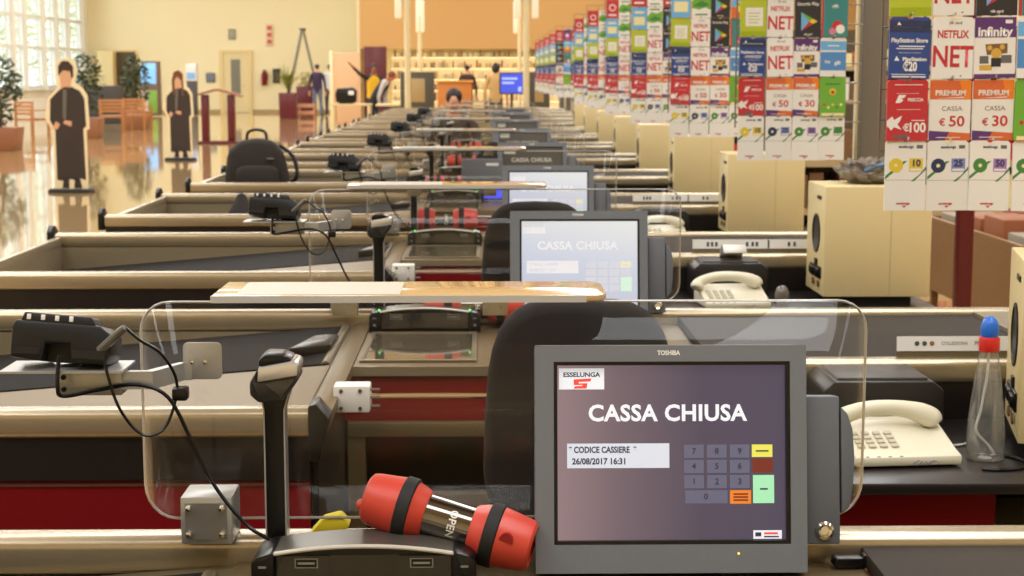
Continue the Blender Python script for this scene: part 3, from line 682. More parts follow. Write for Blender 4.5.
# small jar on the next desk
b = MB(); b.lathe([(0, 0), (.022, 0), (.024, .004), (.024, .045), (.02, .06), (.010, .07), (0, .072)], n=20)
tag(b.build('small_jar', mat('smoky_plastic', (104, 96, 92), .25, coat=.4), None, (.985, lane_y(3) - 1.2, .765)), 'small domed grey jar on the desk right of the middle telephone', 'jar')
# cable on the front desk
b = MB(); b.tube(spline([(1.02, 3.18, .770), (1.06, 3.14, .769), (1.075, 3.09, .769), (1.05, 3.05, .769), (1.0, 3.035, .769), (.97, 3.045, .769)], 6), .004, n=6)
tag(b.build('desk_cable', BLACK), 'black cable curled round the foot of the spray bottle', 'cable')

# cream cabinets with a round vent
cx = thing('cream_cabinet', 'x', 'cabinet', (1.12, lane_y(3) - 1.21, .765), group='cream boxes on the cashier desks')
b = MB(); b.box(0, .355, 0, .29, .033, .40, bev=.004); body = b.build('cabinet_body', CREAM, cx)
b = MB(); b.box(.05, .30, .03, .26, 0, .033); b.build('foot', BLACKM, cx)
V = Matrix.Translation((-.0005, .13, .235)) @ Matrix.Rotation(R(-90), 4, 'Y')
b = MB(); b.lathe([(.060, -.002), (.060, .003), (.052, .004), (.050, .001), (0, .0005)], n=36, M=V @ Matrix.Diagonal((1.1, 1, 1, 1))); b.build('round_vent', BLACK, cx)
b = MB(); b.box(-.003, 0, .06, .12, .352, .364); b.build('badge', BLACK, cx)
b = MB(); b.box(-.006, .001, .04, .20, .088, .128, bev=.002); b.box(-.005, .001, .10, .135, .128, .15); b.box(-.012, 0, .05, .10, .096, .12, bev=.002); b.box(-.012, 0, .12, .19, .096, .12, bev=.002); b.build('socket_panel', BLACK, cx)
b = MB()
for y in (.07, .15): b.lathe([(.012, 0), (.012, .004), (.006, .005), (0, .004)], n=12, M=Matrix.Translation((-.003, y, .07)) @ Matrix.Rotation(R(-90), 4, 'Y'))
b.build('socket', mat('bronze_socket', (140, 110, 70), .4, .5), cx)
b = MB(); b.box(.2195, .2205, -.0008, .0, .04, .39); b.build('panel_seam', mat('seam_tan', (170, 150, 104), .5), cx)
c2 = series(cx, [3, 2, 4, 5, 6, 7, 8, 9, 10], lambda i, n: {2: 'cream metal box cut off by the right edge of the photo', 3: 'cream metal box with round vent below the white voucher cards', 4: 'cream metal box behind the first one left of the hanging cards'}.get(n, 'cream metal box, %s one back along the cashier desks' % {5: 'fourth', 6: 'fifth', 7: 'sixth', 8: 'seventh', 9: 'eighth', 10: 'ninth'}.get(n, 'far')), dx=lambda n: -.055 if n == 2 else 0)
c2[1].rotation_euler = (0, 0, R(-13))

# label strips along the alcove rail
def strip(n, x0, x1, words, lab):
    t = thing('price_strip', lab, 'label strip', ((x0 + x1) / 2, lane_y(n) - .79, .9), (R(-6), 0, 0), 'white strips on the counter rails')
    h = (x1 - x0) / 2; b = MB(); b.box(-h, h, 0, .003, .014, .047); b.build('strip_card', PAPER, t); b = MB(); b.box(-h, h, .003, .012, 0, .022); b.build('strip_holder', STEELD, t)
    b = MB()
    if words == 1:
        for x, m in ((-h + .045, 0), (-h + .062, 0), (-h + .079, 1)): b.lathe([(.0055, 0), (.0055, .0004), (0, .0005)], m, 14, M=Matrix.Translation((x, -.0003, .031)) @ Matrix.Rotation(R(90), 4, 'X'))
        b.text('COLLEZIONA', .011, -h + .10, .031, -.0006, 2, .02, 'LEFT', wfit=.06); b.text('PREMI', .012, -h + .175, .031, -.0006, 2, .03, 'LEFT')
        for x in (.0, .02, .1, .115): b.lathe([(.005, 0), (.005, .0004), (0, .0005)], 0, 14, M=Matrix.Translation((x + .05, -.0003, .031)) @ Matrix.Rotation(R(90), 4, 'X'))
    else:
        for x in (-h + .05, -h + .065, -h + .08, -h + .19, -h + .21, -h + .225, -h + .34, -h + .36): b.box(x, x + .009, -.0005, 0, .022, .038, 0)
        b.box(-h + .268, -h + .274, -.0008, 0, .015, .046, 0)
    b.build('print', [INK, mat('brown_print', (150, 96, 70), .5), mat('pale_print', (150, 150, 150), .5)], t, smooth=0)
strip(2, .927, 1.49, 1, 'white label strip with small round emblems behind the spray bottle')
strip(3, .739, 1.27, 2, 'white label strip with dark marks behind the middle telephone')
strip(4, .72, 1.25, 2, 'white label strip half hidden on the rail behind the farthest telephone')

# small loose things at the front counter
b = MB(); b.rrect(-.042, .0, -.007, .006, .004, -.012, .012, bev=.002); b.rrect(.0, .044, -.0055, .009, .003, -.009, .009, bev=.002)
tag(b.build('gate_latch', BLACK, None, (.517, 2.125, .8725), (0, 0, R(4))), 'small black plastic latch lying in front of the front rail, right of the screen', 'latch')
b = MB(); b.prism([(-.03, 0), (.018, 0), (.026, .012), (.012, .026), (-.012, .02)], 'y', 0, .03, bev=.003)
tag(b.build('yellow_cloth', mat('yellow_cloth', (226, 204, 40), .8), None, (-.215, 2.17, .9)), 'yellow scrap of cloth on the front rail beside the stalk scanner', 'cloth')
# second display turned away on the fourth counter
t = thing('customer_display', 'dark display box with a lit blue panel left of the second pale screen', 'display', (-.015, lane_y(4) - .15, .862))
b = MB(); b.box(-.03, .03, .01, .05, 0, .06); b.build('display_stand', BLACK, t)
b = MB(); b.prism(rr(-.11, .11, .045, .225, .006, 3), 'y', .0, .045, bev=.003); b.build('display_housing', GREYD, t)
b = MB(); b.box(.008, .112, .0, .03, .018, .08, 0); b.flat(.012, .108, .022, .076, -.002); b.build('lit_panel', mat('blue_panel', (70, 82, 226), .4, emit=1.0), t)
b = MB(); b.flat(.02, .085, .19, .204, -.001); b.build('maker_mark', mat('mark_white', (236, 236, 236), .5), t)
# ------------------------------------------------------------------ card racks and hanging cards
CW = .0925
def cmats(*names): return [MATS[n] for n in names]
for n, c in (('c_white', (236, 232, 226)), ('c_red', (204, 30, 40)), ('c_orange', (232, 98, 40)), ('c_purple', (84, 34, 110)), ('c_blue', (26, 58, 138)), ('c_navy', (22, 34, 78)),
             ('c_sky', (70, 140, 214)), ('c_lime', (190, 204, 36)), ('c_black', (28, 27, 30)), ('c_green', (104, 176, 40)), ('c_teal', (38, 130, 130)), ('c_yellow', (240, 206, 40)),
             ('c_violet', (170, 120, 196)), ('c_grey', (96, 92, 92)), ('c_dgreen', (52, 128, 50)), ('c_pink', (232, 120, 150)), ('c_cream', (238, 226, 170)), ('c_brown', (120, 80, 44)), ('c_lilac', (128, 136, 206))):
    mat(n, c if n in ('c_white', 'c_cream') else tuple(v * .84 + 150 * .16 for v in c), .4)
def card_base(h, notch=True):
    b = MB(); w = CW / 2
    p = [(-w, -h), (w, -h), (w, -.006), (w - .006, 0), (.008, 0), (.005, -.004), (-.005, -.004), (-.008, 0), (-w + .006, 0), (-w, -.006)]
    b.prism(p, 'y', 0, .007); return b
W2 = CW / 2
def blk(b, x0, x1, z0, z1, m, lv=1): b.flat(x0, x1, z0, z1, -.00015 * lv, m)
def disc(b, x, z, r, m, lv=1, n=14): b.poly([(x + r * math.cos(6.2832 * k / n), z + r * math.sin(6.2832 * k / n)) for k in range(n)], -.00015 * lv, m)
def sim(tint, num, dot):
    h = .158; b = card_base(h)
    b.text('esselunga', .009, .0, -.014, -.0004, 1, .03); blk(b, .024, .038, -.018, -.010, 5)
    b.poly([(-W2, -.088), (-W2, -.080), (-.004, -.046), (.004, -.046)], -.00015, 2); b.poly([(.012, -.092), (.020, -.092), (W2, -.058), (W2, -.066)], -.00015, 2)
    disc(b, -.022, -.056, .0165, dot, 2); disc(b, -.022, -.056, .0045, 3, 3, 10)
    blk(b, .008, .039, -.070, -.040, tint, 2); blk(b, .010, .037, -.068, -.063, 0, 3)
    if num: b.text(num, .021, .0235, -.0515, -.0006, 1, .04)
    else: disc(b, .0235, -.054, .011, 2, 3, 10)
    blk(b, -W2, W2, -.0895, -.0888, 5)
    b.text('esselunga', .008, -.004, -.142, -.0004, 6, .04); b.poly([(-.006, -.147), (.004, -.147), (-.001, -.152)], -.0004, 6)
    return b, ['c_white', 'c_navy', 'c_dgreen', 'c_cream', tint_n[tint], 'c_grey', 'c_red', 'c_yellow', 'c_navy', 'c_violet', 'c_lilac']
tint_n = {4: 'c_yellow', 10: 'c_lilac', 9: 'c_violet', 2: 'c_dgreen'}
def train():
    b = card_base(.137); b.text('FRECCIA', .010, .0, -.045, -.0004, 1, .03, 'LEFT', wfit=.036); b.poly([(-.028, -.052), (-.02, -.034), (-.004, -.034), (-.008, -.041), (-.014, -.041), (-.010, -.047), (-.018, -.052)], -.0003, 1)
    blk(b, -.03, .034, -.012, -.0105, 1); blk(b, -.025, .03, -.067, -.0662, 1); blk(b, -.025, .025, -.031, -.0303, 1)
    b.poly([(-W2, -.092), (-.034, -.082), (-.030, -.090), (-.012, -.080), (-.016, -.092), (-.022, -.1), (-.012, -.112), (-.03, -.106), (-.036, -.114), (-.044, -.104), (-W2, -.108)], -.0003, 1)
    b.text('100', .030, .022, -.108, -.0004, 1, .03, wfit=.037); b.text('€', .022, -.002, -.108, -.0004, 1, .03); blk(b, .01, .04, -.092, -.090, 1)
    b.poly([(-.034, -.127), (-.005, -.122), (.006, -.128), (-.01, -.133), (-.03, -.131)], -.0003, 2); return b, ['c_red', 'c_white', 'c_grey']
def premium(v):
    b = card_base(.137); blk(b, -W2, W2, -.045, -.002, 1); b.poly([(.02, -.002), (W2, -.002), (W2, -.045), (.03, -.045)], -.0003, 4); b.text('PREMIUM', .0165, 0, -.031, -.0006, 0, .03, wfit=.068); b.poly([(-.036, -.043), (.03, -.039), (.03, -.0415)], -.0004, 0)
    b.text('CASSA', .015, .004, -.066, -.0004, 5, .0, wfit=.046); b.text(v, .033, .0155, -.095, -.0004, 2, .02, wfit=.035); b.text('€', .022, -.017, -.097, -.0004, 2, .02)
    b.poly([(-W2, -.137), (W2, -.137), (W2, -.121), (-W2, -.115)], -.00015, 3); b.poly([(-.01, -.137), (W2, -.137), (W2, -.121), (0, -.118)], -.0003, 1); blk(b, -.03, .024, -.131, -.1295, 0, 3)
    return b, ['c_white', 'c_orange', 'c_red', 'c_purple', 'c_orange2', 'c_brown']
mat('c_orange2', (238, 132, 40), .38)
def kids():
    b = card_base(.137)
    disc(b, 0, -.052, .012, 1, 1); disc(b, 0, -.054, .007, 2, 2); blk(b, -.026, .026, -.028, -.022, 3)
    for k in range(5): disc(b, -.03 + .015 * k, -.098 - .01 * (k % 2), .005, (2, 4, 1, 3, 4)[k], 1, 8)
    blk(b, -.04, .04, -.137, -.128, 4); return b, ['c_green', 'c_yellow', 'c_red', 'c_dgreen', 'c_cream']
def store():
    b = card_base(.137); blk(b, -W2, W2, -.034, -.008, 1); b.poly([(-.030, -.018), (-.026, -.010), (-.020, -.018)], -.0004, 2)
    b.text('PlayStation Store', .0135, -.001, -.052, -.0004, 2, .03, wfit=.082); blk(b, -.024, .034, -.066, -.0635, 2); blk(b, -.03, .03, -.071, -.0690, 2); blk(b, -.024, .026, -.0795, -.0788, 2)
    b.poly([(-.034, -.097), (-.029, -.086), (-.022, -.097)], -.0004, 2); b.text('PlayStation', .011, .012, -.0935, -.0004, 2, .04, wfit=.054); b.text('€20', .028, .002, -.1105, -.0004, 2, .04, wfit=.032)
    blk(b, -.04, .038, -.128, -.1265, 2); blk(b, -.038, .038, -.134, -.131, 2); blk(b, -.036, .036, -.0225, -.0205, 2); return b, ['c_blue', 'c_navy', 'c_white']
def film():
    b = card_base(.137); b.text('gift card', .009, .004, -.013, -.0004, 2, .02); b.text('NETFLIX', .0235, -.001, -.039, -.0004, 1, .03, wfit=.07)
    b.text('NET', .066, .0, -.090, -.0004, 1, .02, wfit=.0905); blk(b, .018, .022, -.132, -.129, 2); return b, ['c_white', 'c_red', 'c_grey']
def infin():
    b = card_base(.137); blk(b, -W2, W2, -.047, -.002, 1); blk(b, -W2, W2, -.137, -.128, 1); b.text('infinity', .029, -.001, -.035, -.0006, 0, .035, wfit=.078); blk(b, .022, .038, -.016, -.008, 0, 2)
    b.poly([(-.022, -.062), (.028, -.060), (.028, -.082), (-.018, -.086)], -.0003, 2); blk(b, -.034, -.014, -.105, -.088, 4); blk(b, .014, .038, -.104, -.086, 4); disc(b, .003, -.082, .012, 3, 3, 10); blk(b, -.008, .014, -.112, -.092, 5, 3); disc(b, -.012, -.070, .006, 3, 4, 8); disc(b, .016, -.068, .006, 3, 4, 8)
    blk(b, -.034, -.006, -.12, -.108, 3); return b, ['c_white', 'c_purple', 'c_brown', 'c_yellow2', 'c_grey', 'c_black']
mat('c_yellow2', (214, 170, 74), .4)
def skyc():
    b = card_base(.137); blk(b, -W2, W2, -.115, -.05, 1); blk(b, -W2, W2, -.044, -.012, 2); b.text('buy', .014, -.02, -.084, -.0004, 0, .03); b.text('gift', .018, .016, -.088, -.0004, 0, .03); blk(b, -.02, .02, -.03, -.026, 0, 2); return b, ['c_white', 'c_sky', 'c_sky2']
mat('c_sky2', (110, 176, 226), .4)
def lime():
    b = card_base(.137); blk(b, -.028, .034, -.10, -.035, 1); 
    for k in range(4): blk(b, -.018, .024 - .006 * (k % 2), -.056 - .011 * k, -.053 - .011 * k, 2, 2)
    blk(b, -W2, W2, -.137, -.118, 3); return b, ['c_lime', 'c_white', 'c_lime', 'c_lime2']
mat('c_lime2', (160, 178, 26), .4)
def play():
    b = card_base(.137); b.text('Google Play', .0155, 0, -.022, -.0004, 1, .02, wfit=.078)
    for p, m in ((((-.024, -.05), (-.024, -.116), (.004, -.083)), 2), (((-.024, -.05), (.004, -.083), (.018, -.074)), 3), (((-.024, -.116), (.004, -.083), (.018, -.092)), 4), (((.018, -.074), (.004, -.083), (.018, -.092), (.034, -.083)), 5)): b.poly(list(p), -.0003, m)
    b.text('gift card', .009, 0, -.128, -.0004, 1, .02); return b, ['c_black', 'c_white', 'c_sky2', 'c_green', 'c_red', 'c_yellow']
def teal():
    b = card_base(.137); b.text('gift', .018, 0, -.03, -.0004, 1, .02); disc(b, .01, -.1, .02, 2); disc(b, .02, -.11, .016, 1, 2); disc(b, -.008, -.118, .012, 3, 3); blk(b, -W2, -.04, -.137, -.002, 2); return b, ['c_teal', 'c_white', 'c_red', 'c_pink']
def leaf():
    b = card_base(.137); b.poly([(-W2, -.06), (-.02, -.03), (.01, -.04), (W2, -.025), (W2, -.10), (.02, -.088), (-.01, -.098), (-W2, -.09)], -.00015, 1); b.poly([(-.04, -.08), (0, -.055), (.042, -.075), (.01, -.085)], -.0003, 2); blk(b, -.03, .03, -.02, -.012, 2); blk(b, -.03, .03, -.125, -.118, 2); return b, ['c_white', 'c_green', 'c_dgreen']
def sunset():
    b = card_base(.137); blk(b, -W2, W2, -.137, -.085, 1); disc(b, 0, -.085, .026, 2, 2); blk(b, -.03, .03, -.03, -.018, 3, 2); return b, ['c_sky2', 'c_orange', 'c_yellow', 'c_white']
def redc():
    b = card_base(.137); disc(b, 0, -.06, .026, 1); disc(b, 0, -.06, .018, 0, 2); blk(b, -.03, .03, -.12, -.108, 1); return b, ['c_red', 'c_white']
def skyw():
    b = card_base(.137); blk(b, -.034, .034, -.11, -.06, 1); blk(b, -.03, .03, -.04, -.026, 1); return b, ['c_sky2', 'c_cream']
def violet():
    b = card_base(.137); disc(b, 0, -.07, .03, 1); disc(b, 0, -.07, .016, 2, 2); blk(b, -.03, .03, -.125, -.112, 1); return b, ['c_purple', 'c_pink', 'c_white']
PROT = {}
def proto(key, maker):
    b, ms = maker(); PROT[key] = b.build(key, [MATS[n] for n in ms], None, smooth=0)
KINDS = {
 'simy': (lambda: sim(4, '10', 7), 'voucher_card', 'white phone voucher card with yellow 10 badge'),
 'simb': (lambda: sim(10, '25', 8), 'voucher_card', 'white phone voucher card with blue 25 badge'),
 'simv': (lambda: sim(9, '50', 2), 'voucher_card', 'white phone voucher card with violet 50 badge'),
 'simg': (lambda: sim(2, '', 2), 'voucher_card', 'white phone voucher card with green leaf badges'),
 'train': (train, 'gift_card', 'red train gift card marked 100 euro'),
 'p50': (lambda: premium('50'), 'gift_card', 'orange and white CASSA card marked 50 euro'),
 'p30': (lambda: premium('30'), 'gift_card', 'orange and white CASSA card marked 30 euro'),
 'kids': (kids, 'gift_card', 'bright green gift card with small coloured dots'),
 'store': (store, 'gift_card', 'blue game store gift card marked 20 euro'),
 'film': (film, 'gift_card', 'white gift card with large red NET letters'),
 'infin': (infin, 'gift_card', 'purple and white gift card with a film picture'),
 'sky': (skyc, 'gift_card', 'white gift card with broad sky blue band'),
 'lime': (lime, 'gift_card', 'lime yellow gift card with white panel'),
 'play': (play, 'gift_card', 'black gift card with multicoloured triangle'),
 'teal': (teal, 'gift_card', 'teal gift card with pink and white discs'),
 'leaf': (leaf, 'gift_card', 'white gift card with green leaf picture'),
 'sunset': (sunset, 'gift_card', 'pale blue and orange gift card'),
 'redc': (redc, 'gift_card', 'red gift card with white ring'),
 'skyw': (skyw, 'gift_card', 'pale blue gift card with cream panel'),
 'viol': (violet, 'gift_card', 'purple gift card with pink disc'),
}
GRID = [['simy', 'simb', 'simv', 'simg'], ['train', 'p50', 'p30', 'kids'], ['store', 'film', 'infin', 'sky'], ['lime', 'film', 'play', 'teal'], ['skyw', 'leaf', 'play', 'sunset'], ['redc', 'leaf', 'redc', 'viol']]
ROWTOP = [1.383, 1.521, 1.660, 1.799, 1.938, 2.077]
ROWN = ['bottom row', 'second row up', 'third row up', 'fourth row up', 'fifth row up', 'top row']
RY0 = 3.62
GRIDP = mat('rack_wire', (120, 112, 100), .4, .6)
POSTM = mat('rack_post_grey', (118, 110, 98), .5)
rk = thing('card_rack', 'x', 'card rack', (1.40, RY0 + .06, .9), group='card racks along the counters')
b = MB(); b.box(-.045, .045, -.01, .04, .0, 1.36, bev=.004); b.box(-.07, .07, -.05, .07, 0, .012, bev=.002); b.build('post', POSTM, rk)
b = MB(); b.tube([(-.062, -.01, .03), (-.062, -.01, 1.36)], .010, n=10)
for z in (.30, .60, .90, 1.2): b.tube([(-.045, 0, z), (-.085, -.012, z)], .004, n=6)
b.build('chrome_upright', CHROME, rk)
b = MB()
for z in [.46 + .0695 * k for k in range(12)]: b.tube([(-.50, -.02, z), (-.05, -.02, z)], .0022, n=5)
for x in [-.50 + .0965 * k for k in range(5)]: b.tube([(x, -.018, .44), (x, -.018, 1.22)], .003, n=5)
b.build('wire_grid', GRIDP, rk)
b = MB()
for zt in (ROWTOP[0],):
    for c in range(1): b.tube([(-.495 + W2 + .0965 * c, -.02, zt - .896), (-.495 + W2 + .0965 * c, -.075, zt - .896), (-.495 + W2 + .0965 * c, -.078, zt - .892)], .0022, n=5)
hk = b.build('card_hook', CHROME, rk)
for r_ in range(6):
    for c in range(4):
        if r_ or c:
            h2 = copy_tree(hk, rk); h2.location = (.0965 * c, 0, ROWTOP[r_] - ROWTOP[0])
RACKS = [0, 1, 2, 3, 4, 5, 6, 8, 9, 10, 11, 12]
series(rk, [k + 1 for k in RACKS], lambda i, n: 'grey post rack of hanging gift cards, %s of the racks' % NTH[i])
rc = random.Random(11)
def ncols(k): return 4 if k < 3 else 3 if k in (3, 8) else 2
for ki, k in enumerate(RACKS):
    for r_, row in enumerate(GRID):
        if k == 0 and r_ > 3 or k == 1 and r_ > 4: continue
        for c in range(ncols(k)):
            if k == 8: row = GRID[r_][2:] + GRID[r_][:2]
            key = row[c]
            if key not in PROT: proto(key, KINDS[key][0]); o = PROT[key]; o.name = KINDS[key][1]
            else: o = PROT[key].copy(); COL.objects.link(o)
            dy = 0
            o.location = (.905 + W2 + .0965 * c + rc.uniform(-.0015, .0015), RY0 + PITCH * k + rc.uniform(-.004, .002), ROWTOP[r_] + rc.uniform(-.001, .001))
            o.rotation_euler = (R(rc.uniform(-2.5, 1)), R(rc.uniform(-.8, .8)), R(rc.uniform(-2, 2)))
            tag(o, KINDS[key][2] + ', ' + ROWN[r_] + ', ' + NTH[ki] + ' rack', 'gift card' if KINDS[key][1] == 'gift_card' else 'voucher card', 'cards hanging on the ' + NTH[ki] + ' rack')
# ------------------------------------------------------------------ people
SKIN = mat('skin', (206, 150, 118), .55)
HAIRD = mat('dark_hair', (40, 30, 24), .6)
def person(label, loc, yaw, J, mats, hair, hair_rgb=None, scale=1.0, cat='person'):
    """J: joints name -> (pos, radius, parent, material index for the bone to its parent); one skinned surface, root at the pelvis"""
    t = thing('person', label, cat, loc, (0, 0, yaw))
    me = bpy.data.meshes.new('body'); bm = bmesh.new(); V = {}
    for k, (p, r, par, mi) in J.items(): V[k] = bm.verts.new(Vector(p) * scale)
    for k, (p, r, par, mi) in J.items():
        if par: bm.edges.new((V[k], V[par]))
    bm.verts.index_update(); bm.to_mesh(me); bm.free()
    o = bpy.data.objects.new('body', me); COL.objects.link(o)
    o.modifiers.new('skin', 'SKIN'); sk_ = me.skin_vertices[0].data
    for i, (k, (p, r, par, mi)) in enumerate(J.items()):
        rx, ry = r if isinstance(r, tuple) else (r, r)
        sk_[i].radius = (rx * scale, ry * scale); sk_[i].use_root = (par is None)
    sb = o.modifiers.new('sub', 'SUBSURF'); sb.levels = 2; sb.render_levels = 2
    dg = bpy.context.evaluated_depsgraph_get(); m2 = bpy.data.meshes.new_from_object(o.evaluated_get(dg)); bpy.data.objects.remove(o)
    for m in mats: m2.materials.append(m)
    segs = [(Vector(p) * scale, Vector(J[par][0]) * scale, mi, (r[0] if isinstance(r, tuple) else r)) for k, (p, r, par, mi) in J.items() if par]
    for f in m2.polygons:
        c = f.center; best = None
        for a, b_, mi, rr_ in segs:
            ab = b_ - a; u = max(0, min(1, (c - a).dot(ab) / max(ab.length_squared, 1e-9))); d = (c - (a + ab * u)).length - rr_ * .6
            if best is None or d < best[0]: best = (d, mi)
        f.material_index = best[1]; f.use_smooth = True
    ob = bpy.data.objects.new('body', m2); COL.objects.link(ob); ob.parent = t; KIDS.setdefault(t.name, []).append(ob)
    h = Vector(J['head'][0]) * scale; b = MB()
    if hair == 'short': b.ball((h.x, h.y + .022, h.z + .04), .09 * scale, sc=(.92, 1.05, .95), seg=14)
    else: b.ball((h.x, h.y + .03, h.z + .0), .105 * scale, sc=(.95, .95, 1.25), seg=14)
    b.build('hair', hair_rgb or HAIRD, t)
    return t
def standing(lh=(.27, -.02, .86), rh=(-.27, -.02, .86), le=(.265, .04, 1.10), re=(-.265, .04, 1.10), lean=0.0, sit=None, shirt=0, pants=1, sleeve=0, hand=2, ldz=None):
    """facing -Y, about 1.75 m tall; material 0 top, 1 trousers, 2 skin, 3 shoes, 4 sleeves"""
    def L(p):   # lean the upper body about the hips
        a = math.radians(lean); y, z = p[1], p[2] - .95
        return (p[0], y * math.cos(a) - z * math.sin(a), .95 + y * math.sin(a) + z * math.cos(a))
    J = {'pelvis': ((0, 0, .95), (.16, .11), None, pants), 'waist': (L((0, 0, 1.10)), (.165, .115), 'pelvis', shirt), 'chest': (L((0, .01, 1.32)), (.195, .13), 'waist', shirt), 'neckb': (L((0, .01, 1.46)), (.09, .075), 'chest', shirt),
         'neck': (L((0, 0, 1.53)), .052, 'neckb', hand), 'head': (L((0, -.015, 1.65)), (.078, .092), 'neck', hand), 'crown': (L((0, -.005, 1.73)), (.06, .07), 'head', hand), 'nose': (L((0, -.112, 1.64)), .014, 'head', hand)}
    for s, e, h_, n in ((1, le, lh, 'l'), (-1, re, rh, 'r')):
        J[n + 'sh'] = (L((s * .185, .01, 1.42)), .062, 'neckb', sleeve); J[n + 'el'] = (L(e), .045, n + 'sh', sleeve); J[n + 'wr'] = (L(h_), .033, n + 'el', sleeve)
        d = (Vector(h_) - Vector(e)).normalized(); q = Vector(h_) + d * .09; J[n + 'ha'] = (L(q), (.04, .022), n + 'wr', hand); J[n + 'fi'] = (L(Vector(h_) + d * .17), (.028, .013), n + 'ha', hand); J[n + 'th'] = (L(Vector(h_) + d * .09 + Vector((0, -.045, 0))), .012, n + 'wr', hand)
        if sit is None:
            J[n + 'hi'] = ((s * .095, 0, .88), .092, 'pelvis', pants); J[n + 'kn'] = ((s * .11, -.02, .50), .062, n + 'hi', pants); J[n + 'an'] = ((s * .115, .02, .10), .046, n + 'kn', pants); J[n + 'to'] = ((s * .13, -.13, .045), (.045, .035), n + 'an', 3)
        else:
            J[n + 'hi'] = ((s * .10, -.04, .93), .092, 'pelvis', pants); J[n + 'kn'] = ((s * .13, -.42, .93), .066, n + 'hi', pants); J[n + 'an'] = ((s * .13, -.40, .53), .046, n + 'kn', pants); J[n + 'to'] = ((s * .14, -.54, .48), (.045, .035), n + 'an', 3)
    return J
def cl(name, rgb): return mat(name, rgb, .8)
SHOE = cl('dark_shoes', (44, 36, 32))
def top(px, py, Y):      # a measured image point carried out to its distance Y
    return Vector(((px - 485) * Y / 1604, Y, CAM_H - (py - 73) * Y / 1604))
person('person in dark purple jacket and blue jeans standing with back turned by the planters', (-5.92, 57.2, 0), R(180), standing(), [cl('purple_jacket', (58, 40, 66)), cl('blue_jeans', (104, 116, 136)), SKIN, SHOE], 'short', scale=1.04)
person('person in pale shirt and black trousers standing beside the purple jacket', (-5.62, 58.6, 0), R(200), standing(re=(-.26, -.10, 1.12), rh=(-.2, -.28, 1.1)), [cl('pale_shirt', (204, 206, 206)), cl('black_trousers', (44, 38, 40)), SKIN, SHOE], 'short', scale=1.04)
person('person in dark clothes with yellow vest front raising one arm at the service desk', (-2.66, 38.6, 0), R(12), standing(re=(-.34, -.10, 1.52), rh=(-.52, -.16, 1.70), lean=6, shirt=4, sleeve=0), [cl('black_jacket', (40, 34, 32)), cl('black_trousers2', (38, 34, 34)), cl('tan_skin', (150, 92, 66)), SHOE, cl('yellow_vest', (222, 176, 34))], 'short')
person('person in black vest with pale sleeves leaning forward behind the service desk', (-2.60, 37.5, 0), R(78), standing(lean=42, le=(.28, -.14, 1.12), lh=(.2, -.3, .95), re=(-.28, -.14, 1.12), rh=(-.2, -.3, .95), sleeve=4), [cl('black_vest', (42, 36, 34)), cl('black_trousers2', (38, 34, 34)), cl('ruddy_skin', (186, 110, 78)), SHOE, cl('pale_sleeves', (188, 182, 178))], 'short', mat('brown_hair', (120, 66, 40), .6))
person('person with dark hair and beige coat seen from behind near the lit shelves', (.26, 38.5, 0), R(170), standing(), [cl('beige_coat', (196, 160, 104)), cl('brown_trousers', (84, 66, 50)), SKIN, SHOE], 'long')
person('person in dark clothes far off before the bright shelves', (-.52, 47, 0), R(190), standing(), [cl('dark_coat', (58, 42, 36)), cl('black_trousers2', (38, 34, 34)), SKIN, SHOE], 'short')
sp = standing(sit=True, le=(.27, -.08, 1.16), lh=(.2, -.28, 1.1), re=(-.27, -.08, 1.16), rh=(-.2, -.28, 1.1))
person('cashier in dark top sitting far down the row of counters', (-.30, lane_y(8) - 1.515, -.38), 0, sp, [cl('cashier_top', (62, 50, 44)), cl('black_trousers2', (38, 34, 34)), SKIN, SHOE], 'short')
st = thing('stool', 'dark swivel stool under the seated cashier far down the row', 'stool', (-.30, lane_y(8) - 1.515, 0))
b = MB(); b.lathe([(0, .41), (.17, .41), (.18, .43), (.17, .455), (0, .455)], n=20); b.build('seat', FABRIC, st)
b = MB(); b.lathe([(0, 0), (.22, 0), (.21, .02), (.03, .04), (.025, .41), (0, .41)], n=20); b.build('pedestal', BLACK, st)

